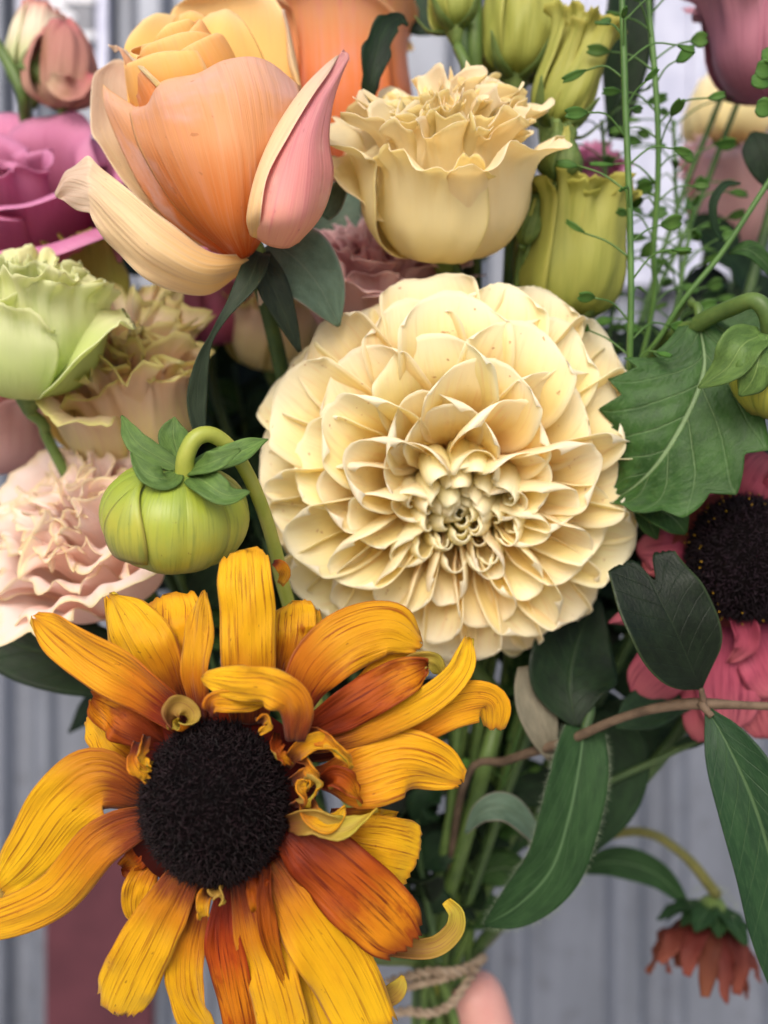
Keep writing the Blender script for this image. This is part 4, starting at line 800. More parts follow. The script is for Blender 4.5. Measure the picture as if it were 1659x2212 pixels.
# thick bare stems of the tall buds
for i, (x0, x1, lab) in enumerate(((1000, 1010, 'pale green straight stem standing behind the cream bloom'), (1022, 1024, 'thick light green straight stem rising from the cream bloom'))):
    t = thing('flower_stem', lab, 'stem', P(x0, 560, 30)); tube('stem', PX([(x0, -80, 29), (x0 + 4, 100, 29), (x1, 300, 30), (x1 - 10, 800, 31.5), (960, 2120, 33.8)]), .17 + .05 * i, STEM if i else STEM_D, t, n=30, k=8)
MV = [LIS_PINK, LIS_PINK]
lisi('mauve pink lisianthus with broad smooth petals below the wilted bud', P(75, 620, 33.5), V(-.08, -.9, .9), 1.42, MV, 13, roll=.3, layers=[
    dict(n=4, prof=[(.2, 0), (1.2, .2), (1.9, .9), (2.2, 1.7), (2.4, 2.3), (2.9, 2.4)], half=1.0, ruff=.16, freq=3, over=.2, drop=.9, frill=.03, hj=.15, oj=.2, jit=.3),
    dict(n=4, phase=.7, prof=[(.15, .1), (.9, .4), (1.4, 1.2), (1.55, 2.1), (1.7, 2.8), (2.1, 3.0)], half=1.0, ruff=.16, freq=3, over=.18, drop=.6, frill=.03, hj=.12, oj=.2, jit=.3),
    dict(n=4, phase=.2, prof=[(.1, .2), (.5, .6), (.9, 1.3), (1.0, 2.2), (1.05, 2.8), (1.2, 3.0)], half=1.0, ruff=.2, freq=4, over=.14, drop=.3, frill=.04, hj=.12, jit=.3),
    dict(n=4, phase=.9, prof=[(.05, .3), (.2, .8), (.45, 1.5), (.5, 2.3), (.45, 2.7), (.4, 2.9)], half=1.1, ruff=.16, freq=4, over=.1, drop=.2, frill=.03)], via=((150, 760, 34), (500, 1500, 32)), stemmat=STEM_D)
lisi('mauve pink lisianthus half hidden below the pale green bloom petals', P(60, 640, 35.5), V(-.6, -.5, .5), 1.1, MV, 14, amp=.3, via=((200, 900, 34), (500, 1500, 32)), stemmat=STEM_D)
lisi('mauve pink lisianthus peeping out under the drooping rose petal', P(455, 735, 34.5), V(.1, -.5, 1), .8, MV, 15, amp=.4, via=((480, 900, 34), (700, 1500, 32)), stemmat=STEM_D)
lisi('yellow green lisianthus bud with a torn edge behind the pale green bloom', P(215, 690, 31), V(-.15, -.15, 1), .95, GR, 16, layers=budlayers(2.5, 1.1, 1.0, .16), via=((230, 760, 31.5), (500, 1500, 32)))
BL = [LIS_BLUSH, LIS_BLUSH]
dense = lambda am, o: [dict(n=6, prof=[(.2, 0), (1.3, .35), (2.0, 1.2), (2.3, 2.1), (2.5 + .2 * o, 2.7), (2.75 + .4 * o, 2.85)], half=.78, ruff=.2 * am, freq=5, over=.14, drop=.35, serr=.02, lump=.04),
                       dict(n=6, phase=.5, prof=[(.15, .1), (1.0, .6), (1.6, 1.5), (1.85, 2.3), (2.05, 2.9), (2.35, 3.1)], half=.7, ruff=.28 * am, freq=4.5, over=.12, drop=.3, serr=.02),
                       dict(n=6, phase=.1, prof=[(.1, .2), (.7, .7), (1.2, 1.6), (1.35, 2.5), (1.5, 3.1), (1.8, 3.35)], half=.7, ruff=.3 * am, freq=4.5, over=.1, drop=.25, serr=.02),
                       dict(n=5, phase=.8, prof=[(.1, .2), (.4, .7), (.8, 1.6), (.9, 2.6), (1.0, 3.2), (1.2, 3.5)], half=.8, ruff=.3 * am, freq=4.5, over=.1, drop=.25, serr=.02),
                       dict(n=5, phase=.3, prof=[(.05, .3), (.2, .8), (.4, 1.6), (.45, 2.7), (.5, 3.3), (.7, 3.55)], half=1., ruff=.24 * am, freq=5, over=.1, drop=.2, serr=.02)]
lisi('blush pink lisianthus with densely ruffled yellow tipped petals behind the round bud', P(285, 1255, 29.8), V(-.42, -.85, .75), 1.05, BL, 17, roll=.2, layers=dense(1.0, 1.), via=((420, 1420, 31), (640, 1700, 31)), nu=20, nv=45)
lisi('peach and green tinged ruffled lisianthus behind the hooked bud stem', P(300, 975, 31.0), V(-.08, -.7, 1), 1.14, [LIS_PEACH, LIS_PEACH], 18, roll=.4, amp=1.1, open_=1.1, via=((350, 1100, 33), (600, 1600, 32)), nu=18, nv=33)
lisi('pale pink ruffled lisianthus behind the top of the dahlia', P(812, 745, 31.0), V(.02, -.6, 1), 1.0, [LIS_PALEPINK, LIS_PALEPINK], 19, layers=dense(.8, .3), via=((820, 1000, 34), (900, 1600, 32)), stemmat=STEM_D, nv=33)
lisi('small peach lisianthus in the shade beside the dusky rose sepals', P(590, 800, 34.5), V(.1, -.3, 1), .85, [LIS_PEACH, LIS_PEACH], 20, amp=.9, via=((610, 900, 35), (800, 1600, 32)), stemmat=STEM_D)
lisi('pale pink lisianthus at the edge below the pale green bloom', P(-25, 1010, 32.5), V(.1, -.4, 1), 1.05, [LIS_PALEPINK, LIS_PALEPINK], 21, amp=.7, via=((60, 1200, 33), (500, 1700, 32)))
lisi('deep rose pink lisianthus above the cream bud', P(1690, 220, 30.5), V(-.12, -.2, 1), 1.08, [LIS_DPINK, LIS_DPINK], 22, roll=.5, amp=.55, open_=.9, via=((1680, 400, 31), (1400, 1300, 32)), stemmat=STEM_D)
lisi('smooth cream rosebud shaped bloom fading out behind the seed sprigs', P(1560, 330, 38), V(.05, -.05, 1), 1.0, [LIS_CREAM, LIS_CREAM], 23, layers=budlayers(2.9, 1.5, .7, .06), via=((1540, 480, 38), (1350, 1300, 34)))
lisi('soft pink bloom blurred under the cream bud', P(1590, 530, 38), V(-.05, -.3, 1), 1.0, [LIS_PALEPINK, LIS_PALEPINK], 24, amp=.4, open_=.8, via=((1560, 700, 37), (1300, 1400, 33)))
lisi('little mauve bloom glimpsed between the frilled buds and the sprigs', P(1245, 470, 35), V(0, -.4, 1), .62, MV, 25, amp=.5, via=((1200, 800, 34), (1050, 1500, 32)))
# upper left bud and its wilted neighbour
lisi('green and pink lisianthus bud with pointed sepals above the wilted bud', P(75, 195, 34), V(.12, -.1, 1), .95, [LIS_PGRN, BUDPK], 26, layers=budlayers(2.9, 1.05, .55, .08), via=((60, 260, 34.5), (90, 700, 35), (500, 1600, 33)), nu=16, nv=21)
t26 = [o for o in bpy.data.objects if o.get('label', '').startswith('green and pink lisianthus bud')][0]
ribbon('sepal', PX([(70, 205, 33), (70, 160, 32.2), (85, 120, 32.4), (105, 105, 32.6)]), [CAMN, CAMN], .7, [.5, .9, 1, .8, .1], [CAL, CAL], t26, nu=16, nv=11, cup=-.6, seed=1)
def wilted():
    b = P(135, 210, 33)
    t = thing('lisianthus_bud', 'wilted dusky pink bud hanging beside the green bud and the metal strip', 'flower bud', b)
    rosette(t, b + V(0, 0, -.2), V(.05, -.1, 1), [dict(n=4, prof=[(.3, -.2), (.95, .2), (1.05, 1.0), (.85, 1.8), (.45, 2.3), (.1, 2.45)], half=1.1, over=.2, drop=.35, ruff=.2, freq=3, lump=.12), dict(n=3, phase=.6, prof=[(.3, 0), (.7, .4), (.8, 1.2), (.6, 1.9), (.3, 2.3)], half=1.2, over=.15, drop=.3, ruff=.2, freq=3, lump=.1)], [WILT, WILT], seed=71, nu=20, nv=29)
    for i, (a, c_) in enumerate((((120, 205, 32), (185, 200, 32.2)),)):
        ribbon('petal', PX([(108, 170, 31.9), (140, 192, 31.6), (175, 188, 31.8), (198, 160, 32.2)]), [V(0, -1, -.3), V(0, -1, 0)], .4, [.5, 1, 1, .8, .4], [WILT, WILT], t, nu=20, nv=11, cup=.9, ripple=(.15, 3), seed=8)
    calyx(t, b - V(0, 0, .2), V(.05, -.1, 1), .7); stem(t, b - V(0, 0, .5), STEM, .12, via=((130, 400, 34), (500, 1600, 33)))
wilted()
t = thing('flower_stem', 'pale green stem and stalk rising beside the green and pink bud', 'stem', P(10, 400, 33)); tube('stem', PX([(-20, 80, 33), (20, 140, 33), (50, 210, 33), (70, 330, 34), (200, 800, 35), (700, 1700, 32)]), .2, STEM, t, n=24, k=8)

# ------------------------------------------------------------------ leaves that belong to no flower in view
def leaf_thing(name, label, pts, nrm, hw, prof, mat, cat='leaf', parent=None, stempts=None, stemmat=STEM_D, stemr=.09, **kw):
    pts = np.asarray(pts); t = thing(name, label, cat, pts[0])
    if isinstance(mat, (list, tuple)): m = list(mat)
    else: m = [mat, mat]
    ribbon('blade', pts, nrm, hw, prof, m, t, **kw)
    if stempts is not None: tube('stalk', np.asarray(stempts), stemr, stemmat, t, n=20, k=8)
    return t
ovate = [.1, .6, .95, 1, .9, .68, .38, .03]
leaf_thing('dahlia_leaf', 'large toothed dahlia leaf with pale veins spreading beside the cream dahlia', PX([(1512, 700, 25.9), (1522, 790, 25.6), (1490, 885, 25.4), (1432, 985, 25.5), (1376, 1045, 25.9), (1318, 1082, 26.4)]),
           [V(-.25, -1, .35), V(-.1, -1, .3), V(0, -1, .4)], 1.95, [.32, .62, .92, 1.0, 1.0, .88, .62, .3, .02], LEAF_DAHL, nu=110, nv=33, cup=[.05, .12, .15, .1], teeth=(6.5, .26, 0), quilt=(9, .045), ripple=(.12, 2), seed=4, solid=.03,
           stempts=PX([(1512, 702, 25.95), (1500, 660, 26.3), (1440, 720, 28), (1200, 1300, 31), (960, 2120, 33.8)]), stemmat=STEM, stemr=.12)
t = thing('dahlia_leaf', 'small glossy toothed leaf lobe under the large dahlia leaf', 'leaf', P(1390, 1090, 27))
ribbon('blade', PX([(1370, 1085, 26.8), (1420, 1100, 26.5), (1455, 1120, 26.4), (1482, 1152, 26.5)]), [V(0, -1, .6), V(0, -1, .4)], .55, [.5, .9, 1, .8, .1], [LEAF_DAHL, LEAF_DAHL], t, nu=24, nv=13, cup=.5, seed=2)
ribbon('blade', PX([(1380, 1090, 26.9), (1400, 1125, 26.7), (1420, 1165, 26.8)]), [V(0, -1, .4), V(0, -1, .2)], .3, [.5, 1, .9, .1], [LEAF_DAHL, LEAF_DAHL], t, nu=16, nv=9, cup=.5, seed=3)
leaf_thing('dahlia_leaf', 'broad green leaf behind the folded sepals of the nodding bud', PX([(1480, 760, 27.4), (1560, 740, 27), (1640, 760, 26.8), (1720, 820, 26.8)]), [V(0, -1, .5), V(0, -1, .3)], 1.25, [.3, .8, 1, .95, .8], LEAF_DAHL, nu=60, nv=21, cup=.2, teeth=(4, .2, 0), quilt=(7, .04), seed=6)
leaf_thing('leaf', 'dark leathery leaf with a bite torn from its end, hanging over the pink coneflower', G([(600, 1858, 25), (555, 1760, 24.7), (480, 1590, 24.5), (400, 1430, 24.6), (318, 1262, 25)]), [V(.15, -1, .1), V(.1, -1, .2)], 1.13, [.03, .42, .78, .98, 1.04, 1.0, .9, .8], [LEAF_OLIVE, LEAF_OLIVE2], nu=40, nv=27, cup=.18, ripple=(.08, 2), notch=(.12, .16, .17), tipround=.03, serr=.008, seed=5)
t = thing('leaf', 'folded leathery green leaf hanging from the twig fork', 'leaf', P(1530, 1535, 25))
ribbon('blade', PX([(1530, 1535, 25), (1572, 1610, 24.6), (1630, 1740, 24.3), (1676, 1900, 24.2), (1704, 2060, 24.3), (1720, 2200, 24.5)]), [V(-.35, -1, .1), V(-.45, -1, .1)], .92, [.1, .5, .85, 1, 1, .95, .7, .3], [LEAF_OLIVE2, LEAF_OLIVE2], t, nu=40, nv=17, cup=[.5, .6, .6, .5], quilt=(10, .02), seed=7)
tw = thing('twig', 'slim brown woody twig forking beneath the pink coneflower', 'twig', P(1530, 1522, 25.2))
tube('branch', PX([(1760, 1528, 25.2), (1620, 1524, 25.2), (1530, 1520, 25.2), (1440, 1526, 25.6), (1330, 1555, 26.4), (1220, 1602, 27.4), (1100, 1642, 28.6), (1000, 1700, 30), (955, 2100, 33.8), (950, 2500, 33.8)]), [.11, .11, .14, .13, .13, .13, .12, .12, .12], TWIG, tw, n=60, k=10, lump=.08)
tube('branch', PX([(1515, 1520, 25.15), (1524, 1532, 25.0), (1538, 1548, 24.9)]), [.13, .1, .09], TWIG, tw, n=8, k=8, lump=.06)
tube('branch', PX([(1519, 1522, 25.15), (1518, 1505, 25.05), (1514, 1486, 25)]), [.1, .08, .07], TWIG, tw, n=8, k=8, lump=.06)
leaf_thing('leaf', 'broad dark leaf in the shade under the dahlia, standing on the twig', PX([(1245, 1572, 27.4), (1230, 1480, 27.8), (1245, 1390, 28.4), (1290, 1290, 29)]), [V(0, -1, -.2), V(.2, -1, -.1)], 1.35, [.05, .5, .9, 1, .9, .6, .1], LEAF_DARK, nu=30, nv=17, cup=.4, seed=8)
leaf_thing('leaf', 'greyish brown leaf underside hanging in the shade left of the twig leaves', PX([(1130, 1440, 28.2), (1150, 1510, 27.8), (1172, 1580, 27.7), (1188, 1642, 27.8)]), [V(.2, -1, 0), V(.2, -1, 0)], .55, [.3, .8, 1, .9, .6, .1], LEAF_BROWN, nu=20, nv=11, cup=.4, seed=9)
leaf_thing('leaf', 'dark green leaf lying along the twig behind the pink petals', PX([(1330, 1570, 27.6), (1390, 1535, 27.8), (1460, 1510, 28), (1560, 1500, 28.4)]), [V(0, -1, .6), V(0, -1, .6)], .6, ovate, LEAF_DARK2, nu=20, nv=11, cup=.3, seed=10)
hl = leaf_thing('hairy_leaf', 'long furry green leaf curving down towards the twine', PX([(1262, 1575, 27.2), (1250, 1660, 26.9), (1228, 1770, 26.7), (1190, 1880, 26.8), (1120, 1955, 27.1), (1045, 2000, 27.5)]), [V(.15, -1, .15), V(.1, -1, .2), V(.0, -1, .3)], .82, [.7, .9, 1, 1.02, 1, .95, .8, .5, .05], LEAF_HAIRY, nu=50, nv=17, cup=.3, quilt=(5, .02), ripple=(.05, 3), seed=11, stempts=PX([(1264, 1580, 27.3), (1270, 1520, 27.8), (1180, 1500, 29), (960, 2100, 33.8)]), stemr=.14)
bm = [c for c in hl.children if c.name.startswith('blade')][0].data; vv = np.array([v.co[:] for v in bm.vertices]).reshape(50, 17, 3); loc = np.array(hl.location)
rs = np.random.RandomState(2); nh = 900; tq = rs.uniform(0, 48.99, nh); i0 = tq.astype(int); fq_ = (tq - i0)[:, None]; sd_ = np.where(rs.rand(nh) < .5, 0, 16)
ed = vv[i0, sd_] * (1 - fq_) + vv[i0 + 1, sd_] * fq_; cen = vv[i0, 8]
hairs('fuzz', (ed + loc - np.array((0, 0, CAM_Z))) * 100, unit(ed - cen) + rs.normal(0, .5, (nh, 3)), .17, .0022, FUZZ, hl, 3, .25, .3)
leaf_thing('leaf', 'wide blurred green leaf behind the furry leaf', PX([(1290, 1530, 30.5), (1320, 1620, 30.3), (1310, 1740, 30.2), (1240, 1870, 30.4)]), [V(-.2, -1, .1), V(-.1, -1, .1)], 1.1, ovate, LEAF_DARK2, nu=24, nv=13, cup=.3, seed=12)
leaf_thing('leaf', 'deep green leaf behind the twig between the stems and pink petals', PX([(1240, 1560, 31), (1330, 1580, 30.8), (1420, 1570, 30.8), (1520, 1560, 31)]), [V(0, -1, .3), V(0, -1, .1)], 1., ovate, LEAF_DARK2, nu=24, nv=13, cup=.3, seed=13)
leaf_thing('leaf_stalk', 'thin green stalk crossing below the pink coneflower', PX([(1540, 1590, 29.5), (1500, 1600, 29.5), (1460, 1615, 29.6)]), [CAMN, CAMN], .2, [.3, 1, .6], LEAF_DARK2, nu=10, nv=5, cat='stem', stempts=PX([(1560, 1588, 29.6), (1480, 1612, 29.6), (1400, 1650, 29.8), (1200, 1740, 30.4)]), stemr=.11)
leaf_thing('hairy_leaf', 'furry grey green leaf arching over the stems', PX([(1005, 1800, 29), (1040, 1755, 28.8), (1090, 1745, 28.8), (1135, 1780, 29), (1180, 1845, 29.3)]), [V(0, -1, .8), V(.3, -1, .5)], .42, [.1, .6, 1, 1, .7, .1], LEAF_GREY, nu=24, nv=11, cup=.5, seed=14)
leaf_thing('leaf', 'dark narrow leaf with a curled tip standing behind the cream bloom', PX([(790, 245, 27.3), (800, 180, 27), (812, 115, 27), (832, 62, 27.2), (860, 42, 27.4), (882, 54, 27.5)]), [V(.1, -1, 0), V(.3, -1, .3)], .38, [.1, .55, 1, 1, .8, .45, .12], LEAF_DARK, nu=34, nv=11, cup=.7, teeth=(4.3, .35, 0), seed=15, stempts=PX([(791, 243, 27.3), (782, 300, 28), (800, 800, 33), (900, 1700, 32)]), stemr=.07)
leaf_thing('leaf', 'grey stem leaf wedged between the rose and the cream bloom', PX([(700, 470, 27.4), (722, 430, 27.2), (752, 372, 27.4)]), [CAMN, CAMN], .3, [.5, 1, .8, .2], LEAF_GREY, nu=14, nv=9, cup=.4, seed=16)
leaf_thing('leaf', 'broad grey green leaf blurred behind the two roses and cream bloom', PX([(640, 520, 31), (720, 480, 30.5), (790, 460, 30.6), (860, 470, 31)]), [V(0, -1, .3), V(0, -1, .2)], 1.25, ovate, LEAF_GREY, nu=20, nv=13, cup=.2, seed=17)
leaf_thing('leaf', 'dark leaf reaching out over the wall beside the golden petals', PX([(330, 1470, 29.5), (200, 1430, 29), (60, 1400, 28.8), (-80, 1340, 29)]), [V(0, -1, .5), V(0, -1, .4)], 1.1, [.3, .8, 1, .95, .8, .6], LEAF_DARK, nu=24, nv=13, cup=.25, seed=18)
leaf_thing('leaf', 'small dark leaf tip poking out beside the golden petals and black centre', PX([(240, 1655, 24), (215, 1640, 23.8), (195, 1640, 23.8), (180, 1652, 23.9)]), [V(0, -1, .6), V(0, -1, .5)], .2, [.6, 1, .8, .2], LEAF_SEPAL, nu=12, nv=7, cup=.4, seed=19)
leaf_thing('leaf', 'green round leaf at the very top between the bud and thin leaf', PX([(880, -40, 33), (910, 20, 32.8), (960, 70, 32.8)]), [CAMN, CAMN], .9, [.5, 1, .9, .1], LEAF_DARK2, nu=18, nv=11, cup=.2, seed=20)
leaf_thing('leaf', 'deep green leaf at the top behind the two seed sprigs', PX([(1330, 300, 33.5), (1345, 160, 33.2), (1360, 20, 33), (1370, -140, 33.2)]), [V(.2, -1, 0), V(.2, -1, 0)], .85, [.35, .7, 1, 1, .9, .6], LEAF_DARK, nu=22, nv=11, cup=.3, seed=21)
leaf_thing('leaf', 'narrow green leaf curling beside the diagonal sprig stem', PX([(1575, 545, 26.5), (1610, 538, 26.2), (1640, 555, 26.2), (1680, 600, 26.3)]), [V(0, -1, .6), V(0, -1, .3)], .3, [.2, .8, 1, .8, .5], LEAF_DAHL, nu=18, nv=9, cup=.5, seed=22)
leaf_thing('leaf', 'thin curling tendril leaf near the top of the diagonal sprig', PX([(1600, 395, 27.5), (1565, 400, 27.4), (1540, 440, 27.4), (1545, 490, 27.5), (1560, 520, 27.6)]), [V(0, -1, .2), V(.2, -1, .2)], .12, [.2, .8, 1, .9, .5], LEAF_DARK2, nu=24, nv=7, cup=.7, seed=23)
leaf_thing('leaf', 'dark leaf at the edge above the small nodding bud stem', PX([(1625, 285, 29), (1640, 320, 28.8), (1655, 370, 28.8), (1680, 420, 29)]), [V(-.3, -1, 0), V(-.2, -1, 0)], .5, ovate, LEAF_DARK, nu=18, nv=9, cup=.4, seed=24)

# ------------------------------------------------------------------ sprigs of flat seed pods
def sprig(label, pts, r, pods, seed, side=1.0, d0=None, psize=1.0, ln=1.0):
    rr = random.Random(seed); pts = PX(pts); t = thing('seed_sprig', label, 'sprig', pts[-1])
    tube('stem', pts, r, SPRIG, t, n=40, k=8, lump=.04)
    for i in range(pods):
        q = (i + .5) / pods; b = cr(pts, np.array([q * .93 + rr.uniform(-.01, .01)]))[0]
        a = i * 2.4 + rr.uniform(-.4, .4); out = V(math.cos(a), .55 * math.sin(a), .0); le = rr.uniform(.9, 1.5) * ln
        e = b + out * le + V(0, 0, .42 * le + rr.uniform(-.1, .25)); m = b + out * le * .5 + V(0, 0, .38 * le)
        tube('pedicel', np.array([b, m, e]), [.03, .026, .024], SPRIG, t, n=8, k=5)
        dr = unit(e - m) ; dr = unit(dr + V(rr.uniform(-.2, .2), rr.uniform(-.2, .2), rr.uniform(-.35, .2))); L2 = rr.uniform(.42, .68) * psize
        nn = V(rr.uniform(-.7, .7), -1, rr.uniform(-.9, .9)); w2 = rr.choice((.07, .10, .15, .2)) * psize
        ribbon('seed_pod', np.array([e, e + dr * L2 * .5, e + dr * L2]), nn, w2, [.12, .6, .95, 1, .85, .5], [POD, POD], t, nu=9, nv=7, solid=.05, cup=.45, tipround=.0, notch=(0, .4, .1), seed=i)
    return t
sprig('tallest green seed sprig with flat round pods in front of the white wall area', [(1340, -120, 25.6), (1345, 40, 25.6), (1352, 250, 25.6), (1362, 520, 25.7), (1360, 760, 26), (1340, 1000, 27.5), (1100, 1700, 31), (960, 2120, 33.8)], .085, 36, 2)
sprig('thinner seed sprig standing just behind the tallest sprig', [(1392, -150, 27), (1402, 20, 27), (1416, 180, 27), (1422, 340, 27.2), (1412, 520, 27.8), (1380, 800, 29), (1100, 1700, 32), (960, 2120, 33.8)], .08, 34, 3)
sprig('fine seed sprig with blurred pods behind the plump frilled bud', [(1300, 260, 30.5), (1310, 400, 30.5), (1320, 560, 30.7), (1310, 760, 31), (1150, 1500, 32)], .06, 28, 4, ln=1.2)
sprig('fine forked seed sprig blurred between the white wall area and the diagonal stem', [(1455, 260, 31.5), (1460, 420, 31.2), (1470, 560, 31), (1440, 760, 31), (1180, 1500, 32)], .06, 28, 5, ln=1.2)
sprig('seed sprig low among the leaves beside the diagonal stem', [(1500, 430, 30), (1480, 560, 29.8), (1450, 700, 29.8), (1400, 860, 30), (1150, 1500, 32)], .06, 18, 6)
t = thing('seed_sprig', 'long bare sprig stem slanting across towards the toothed leaf', 'sprig', P(1440, 705, 26.8))
tube('stem', PX([(1730, 290, 26), (1659, 395, 26), (1560, 545, 26.3), (1440, 705, 26.8), (1300, 1000, 28.5), (960, 2120, 33.8)]), .075, SPRIG, t, n=40, k=8)
for i, (x, y) in enumerate(((1640, 175), (1650, 232), (1662, 120), (1650, 150))):
    ribbon('seed_pod', PX([(x + 22, y + 4, 25.6), (x, y, 25.5), (x - 16, y - 3, 25.5)]), V(.2, -1, .3 * (-1) ** i), .24, [.3, .8, 1, .9, .5], [POD, POD], t, nu=9, nv=7, solid=.05, cup=.4, seed=i)
    tube('pedicel', PX([(x + 20, y + 4, 25.6), (x + 50, y + 20, 25.7), (1720, 300, 26)]), .025, SPRIG, t, n=10, k=5)
# blurred pale-green sprig stems in front of the cream bud
for i, (x0, y0, x1, y1) in enumerate(((1578, 160, 1470, 430), (1610, 180, 1500, 460))):
    t = thing('flower_stem', ('slim blurred green stem crossing the cream bud', 'second slim blurred green stem crossing the cream bud')[i], 'stem', P(x1, y1, 34)); tube('stem', PX([(x0, y0, 34.5), ((x0 + x1) / 2, (y0 + y1) / 2, 34.4), (x1, y1, 34.2), (1350, 800, 33.5), (1100, 1600, 32)]), .1, SPRIG, t, n=20, k=7)

# ------------------------------------------------------------------ leafy fillers deep in the bouquet
def filler(label, base, top, n, L, hw, mats, seed, d):
    r = random.Random(seed); b, e = P(*base), P(*top); m = .5 * (b + e) + V(r.uniform(-.6, .6), .3, 0); pts = np.array([b, m, e])
    t = thing('foliage_sprig', label, 'foliage', b, 'leafy sprigs filling the bouquet')
    tube('stem', pts, [.12, .1, .05], STEM_D, t, n=16, k=6)
    T = unit(e - b)
    for i in range(n):
        q = .12 + .88 * (i + .5) / n; p = cr(pts, np.array([q]))[0]; a = i * 2.4 + r.uniform(-.3, .3)
        sd = unit(np.cross(T, V(0, 1, 0))); o = unit(sd * math.cos(a) + V(0, 1, 0) * math.sin(a) * .5 + T * .55)
        ll = L * r.uniform(.7, 1.2); nn = unit(V(0, -1, .5) + V(*[r.uniform(-.5, .5) for _ in range(3)]))
        ribbon('leaf', np.array([p, p + o * ll * .5 + T * .1, p + o * ll + V(0, 0, -.25 * ll)]), nn, hw * r.uniform(.8, 1.15), ovate, [mats[i % len(mats)]] * 2, t, nu=14, nv=9, cup=.35, ripple=(.06, 2), seed=seed * 50 + i, solid=.025)
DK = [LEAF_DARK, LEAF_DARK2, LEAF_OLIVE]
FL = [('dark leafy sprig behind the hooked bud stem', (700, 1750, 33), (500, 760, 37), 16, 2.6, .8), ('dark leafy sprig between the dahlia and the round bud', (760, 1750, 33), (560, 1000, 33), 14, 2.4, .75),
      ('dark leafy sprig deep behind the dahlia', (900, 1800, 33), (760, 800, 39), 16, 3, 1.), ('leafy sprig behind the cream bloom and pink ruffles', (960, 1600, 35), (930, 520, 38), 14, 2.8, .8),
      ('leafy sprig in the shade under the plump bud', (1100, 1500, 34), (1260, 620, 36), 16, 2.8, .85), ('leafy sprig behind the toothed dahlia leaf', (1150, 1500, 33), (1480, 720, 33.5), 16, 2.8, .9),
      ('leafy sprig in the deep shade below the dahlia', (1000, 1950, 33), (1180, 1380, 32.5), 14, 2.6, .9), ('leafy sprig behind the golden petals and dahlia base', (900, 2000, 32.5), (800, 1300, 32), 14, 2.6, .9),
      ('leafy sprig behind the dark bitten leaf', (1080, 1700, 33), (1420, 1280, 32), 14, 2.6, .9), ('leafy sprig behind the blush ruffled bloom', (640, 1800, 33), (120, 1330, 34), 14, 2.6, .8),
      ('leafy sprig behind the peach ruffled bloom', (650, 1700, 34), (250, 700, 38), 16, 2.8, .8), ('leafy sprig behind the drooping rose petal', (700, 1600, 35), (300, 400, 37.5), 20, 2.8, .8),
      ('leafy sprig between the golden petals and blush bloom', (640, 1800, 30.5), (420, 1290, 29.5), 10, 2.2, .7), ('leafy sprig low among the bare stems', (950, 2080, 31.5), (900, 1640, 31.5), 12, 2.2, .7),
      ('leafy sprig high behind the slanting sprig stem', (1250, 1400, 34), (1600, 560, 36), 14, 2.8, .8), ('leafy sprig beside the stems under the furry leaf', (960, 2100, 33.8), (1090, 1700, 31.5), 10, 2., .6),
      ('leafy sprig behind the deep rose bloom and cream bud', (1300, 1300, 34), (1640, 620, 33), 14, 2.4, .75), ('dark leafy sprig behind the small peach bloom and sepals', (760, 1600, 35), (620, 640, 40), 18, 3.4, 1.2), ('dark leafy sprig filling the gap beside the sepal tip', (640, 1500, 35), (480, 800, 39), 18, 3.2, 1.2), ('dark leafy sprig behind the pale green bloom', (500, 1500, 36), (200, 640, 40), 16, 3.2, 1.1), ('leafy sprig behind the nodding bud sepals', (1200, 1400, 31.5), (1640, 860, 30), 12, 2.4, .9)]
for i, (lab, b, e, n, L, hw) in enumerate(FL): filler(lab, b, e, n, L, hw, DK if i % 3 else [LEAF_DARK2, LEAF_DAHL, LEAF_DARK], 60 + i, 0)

# ------------------------------------------------------------------ twine and the hand that holds the bouquet
def twine():
    t = thing('twine', 'loops of pale jute twine tied round the stems', 'twine', P(950, 2140, 32.5))
    loops = [[(840, 2120, 28.6), (880, 2108, 27.9), (930, 2098, 27.6), (985, 2098, 27.8), (1030, 2080, 28.6), (1046, 2066, 29.6)], [(836, 2190, 28.4), (880, 2184, 27.8), (930, 2188, 27.6), (975, 2168, 27.7), (1012, 2118, 28.2), (1040, 2074, 29.4)], [(845, 2140, 28.8), (900, 2125, 28.0), (960, 2112, 27.8), (1020, 2092, 28.4)]]
    for lp in loops:
        c = PX([(q[0], q[1], q[2] + 4) for q in lp])
        for s in range(2):
            tt = np.linspace(0, 1, 60); p = cr(c, tt); T = unit(np.gradient(p, axis=0)); A = unit(np.cross(T, V(0, 1, .1))); B = np.cross(T, A); a = tt * 40 + s * math.pi
            tube('strand', p + .075 * (A * np.cos(a)[:, None] + B * np.sin(a)[:, None]), .085, TWINE, t, n=120, k=6, lump=.1, seed=s)
twine()
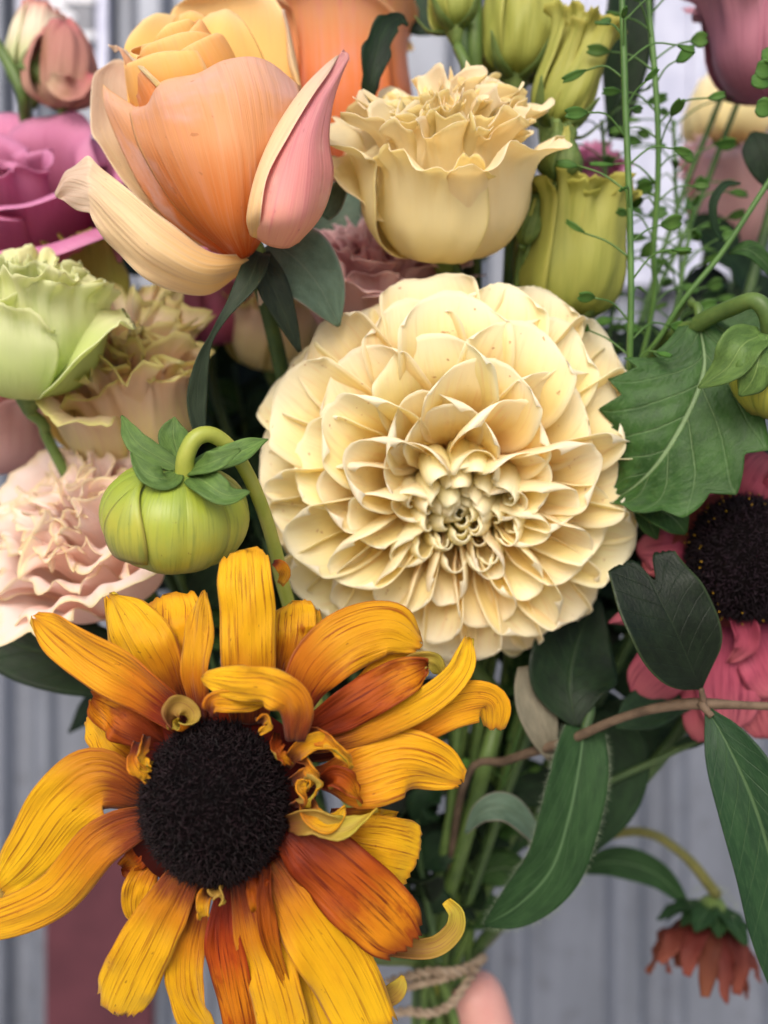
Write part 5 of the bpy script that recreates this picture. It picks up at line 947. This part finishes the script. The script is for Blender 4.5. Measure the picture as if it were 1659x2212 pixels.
def hand():
    base = P(1060, 2700, 37)
    J = {  # joints in cm (frame pixel, distance) with radii: one connected skeleton
        'wrist': ((1130, 2880, 34), 2.4), 'palm': ((1075, 2640, 33.2), 2.5), 'palm2': ((1050, 2500, 33), 2.2),
        't1': ((1085, 2480, 31.8), 1.15), 't2': ((1050, 2300, 30.6), .98), 't3': ((1022, 2165, 30.0), .86), 't4': ((1014, 2102, 29.9), .62),
        'i1': ((1030, 2420, 33.4), .95), 'i2': ((930, 2400, 33), .85), 'i3': ((850, 2420, 31.2), .78), 'i4': ((890, 2450, 29), .66),
        'm1': ((1030, 2520, 33.6), .98), 'm2': ((920, 2510, 33.2), .88), 'm3': ((835, 2530, 31.2), .8), 'm4': ((885, 2550, 28.8), .68),
        'r1': ((1035, 2620, 33.6), .95), 'r2': ((930, 2615, 33.2), .85), 'r3': ((850, 2630, 31.4), .76), 'r4': ((895, 2645, 29.2), .65),
        'p1': ((1045, 2710, 33.6), .85), 'p2': ((960, 2710, 33.2), .72), 'p3': ((890, 2725, 31.6), .65), 'p4': ((915, 2735, 29.8), .56)}
    E = [('wrist', 'palm'), ('palm', 'palm2'), ('palm', 't1'), ('t1', 't2'), ('t2', 't3'), ('t3', 't4'), ('palm2', 'i1'), ('palm2', 'm1'), ('palm', 'r1'), ('palm', 'p1')] + [(f + str(k), f + str(k + 1)) for f in 'imrp' for k in (1, 2, 3)]
    names = list(J); me = bpy.data.meshes.new('hand'); v = W2M(np.array([P(J[n][0][0] + (6 if n[0] == 't' else -10), J[n][0][1], J[n][0][2] + 4) for n in names]))
    loc = W2M(base); me.from_pydata((v - loc).tolist(), [(names.index(a), names.index(b)) for a, b in E], [])
    o = bpy.data.objects.new('hand', me); COL.objects.link(o); o.location = loc
    o.modifiers.new('skin', 'SKIN')
    if not me.skin_vertices: 
        with bpy.context.temp_override(object=o, active_object=o): pass
    for i, n in enumerate(names):
        sv = me.skin_vertices[0].data[i]; sv.radius = (J[n][1] * (.0135 if n[0] == 't' else .0113), J[n][1] * (.0135 if n[0] == 't' else .0113)); sv.use_root = n == 'palm'
    s = o.modifiers.new('smooth', 'SUBSURF'); s.levels = s.render_levels = 2
    o.modifiers['skin'].use_smooth_shade = True
    me.materials.append(SKIN); o['label'] = 'bare hand with thumb up gripping the tied stems'; o['category'] = 'hand'
hand()
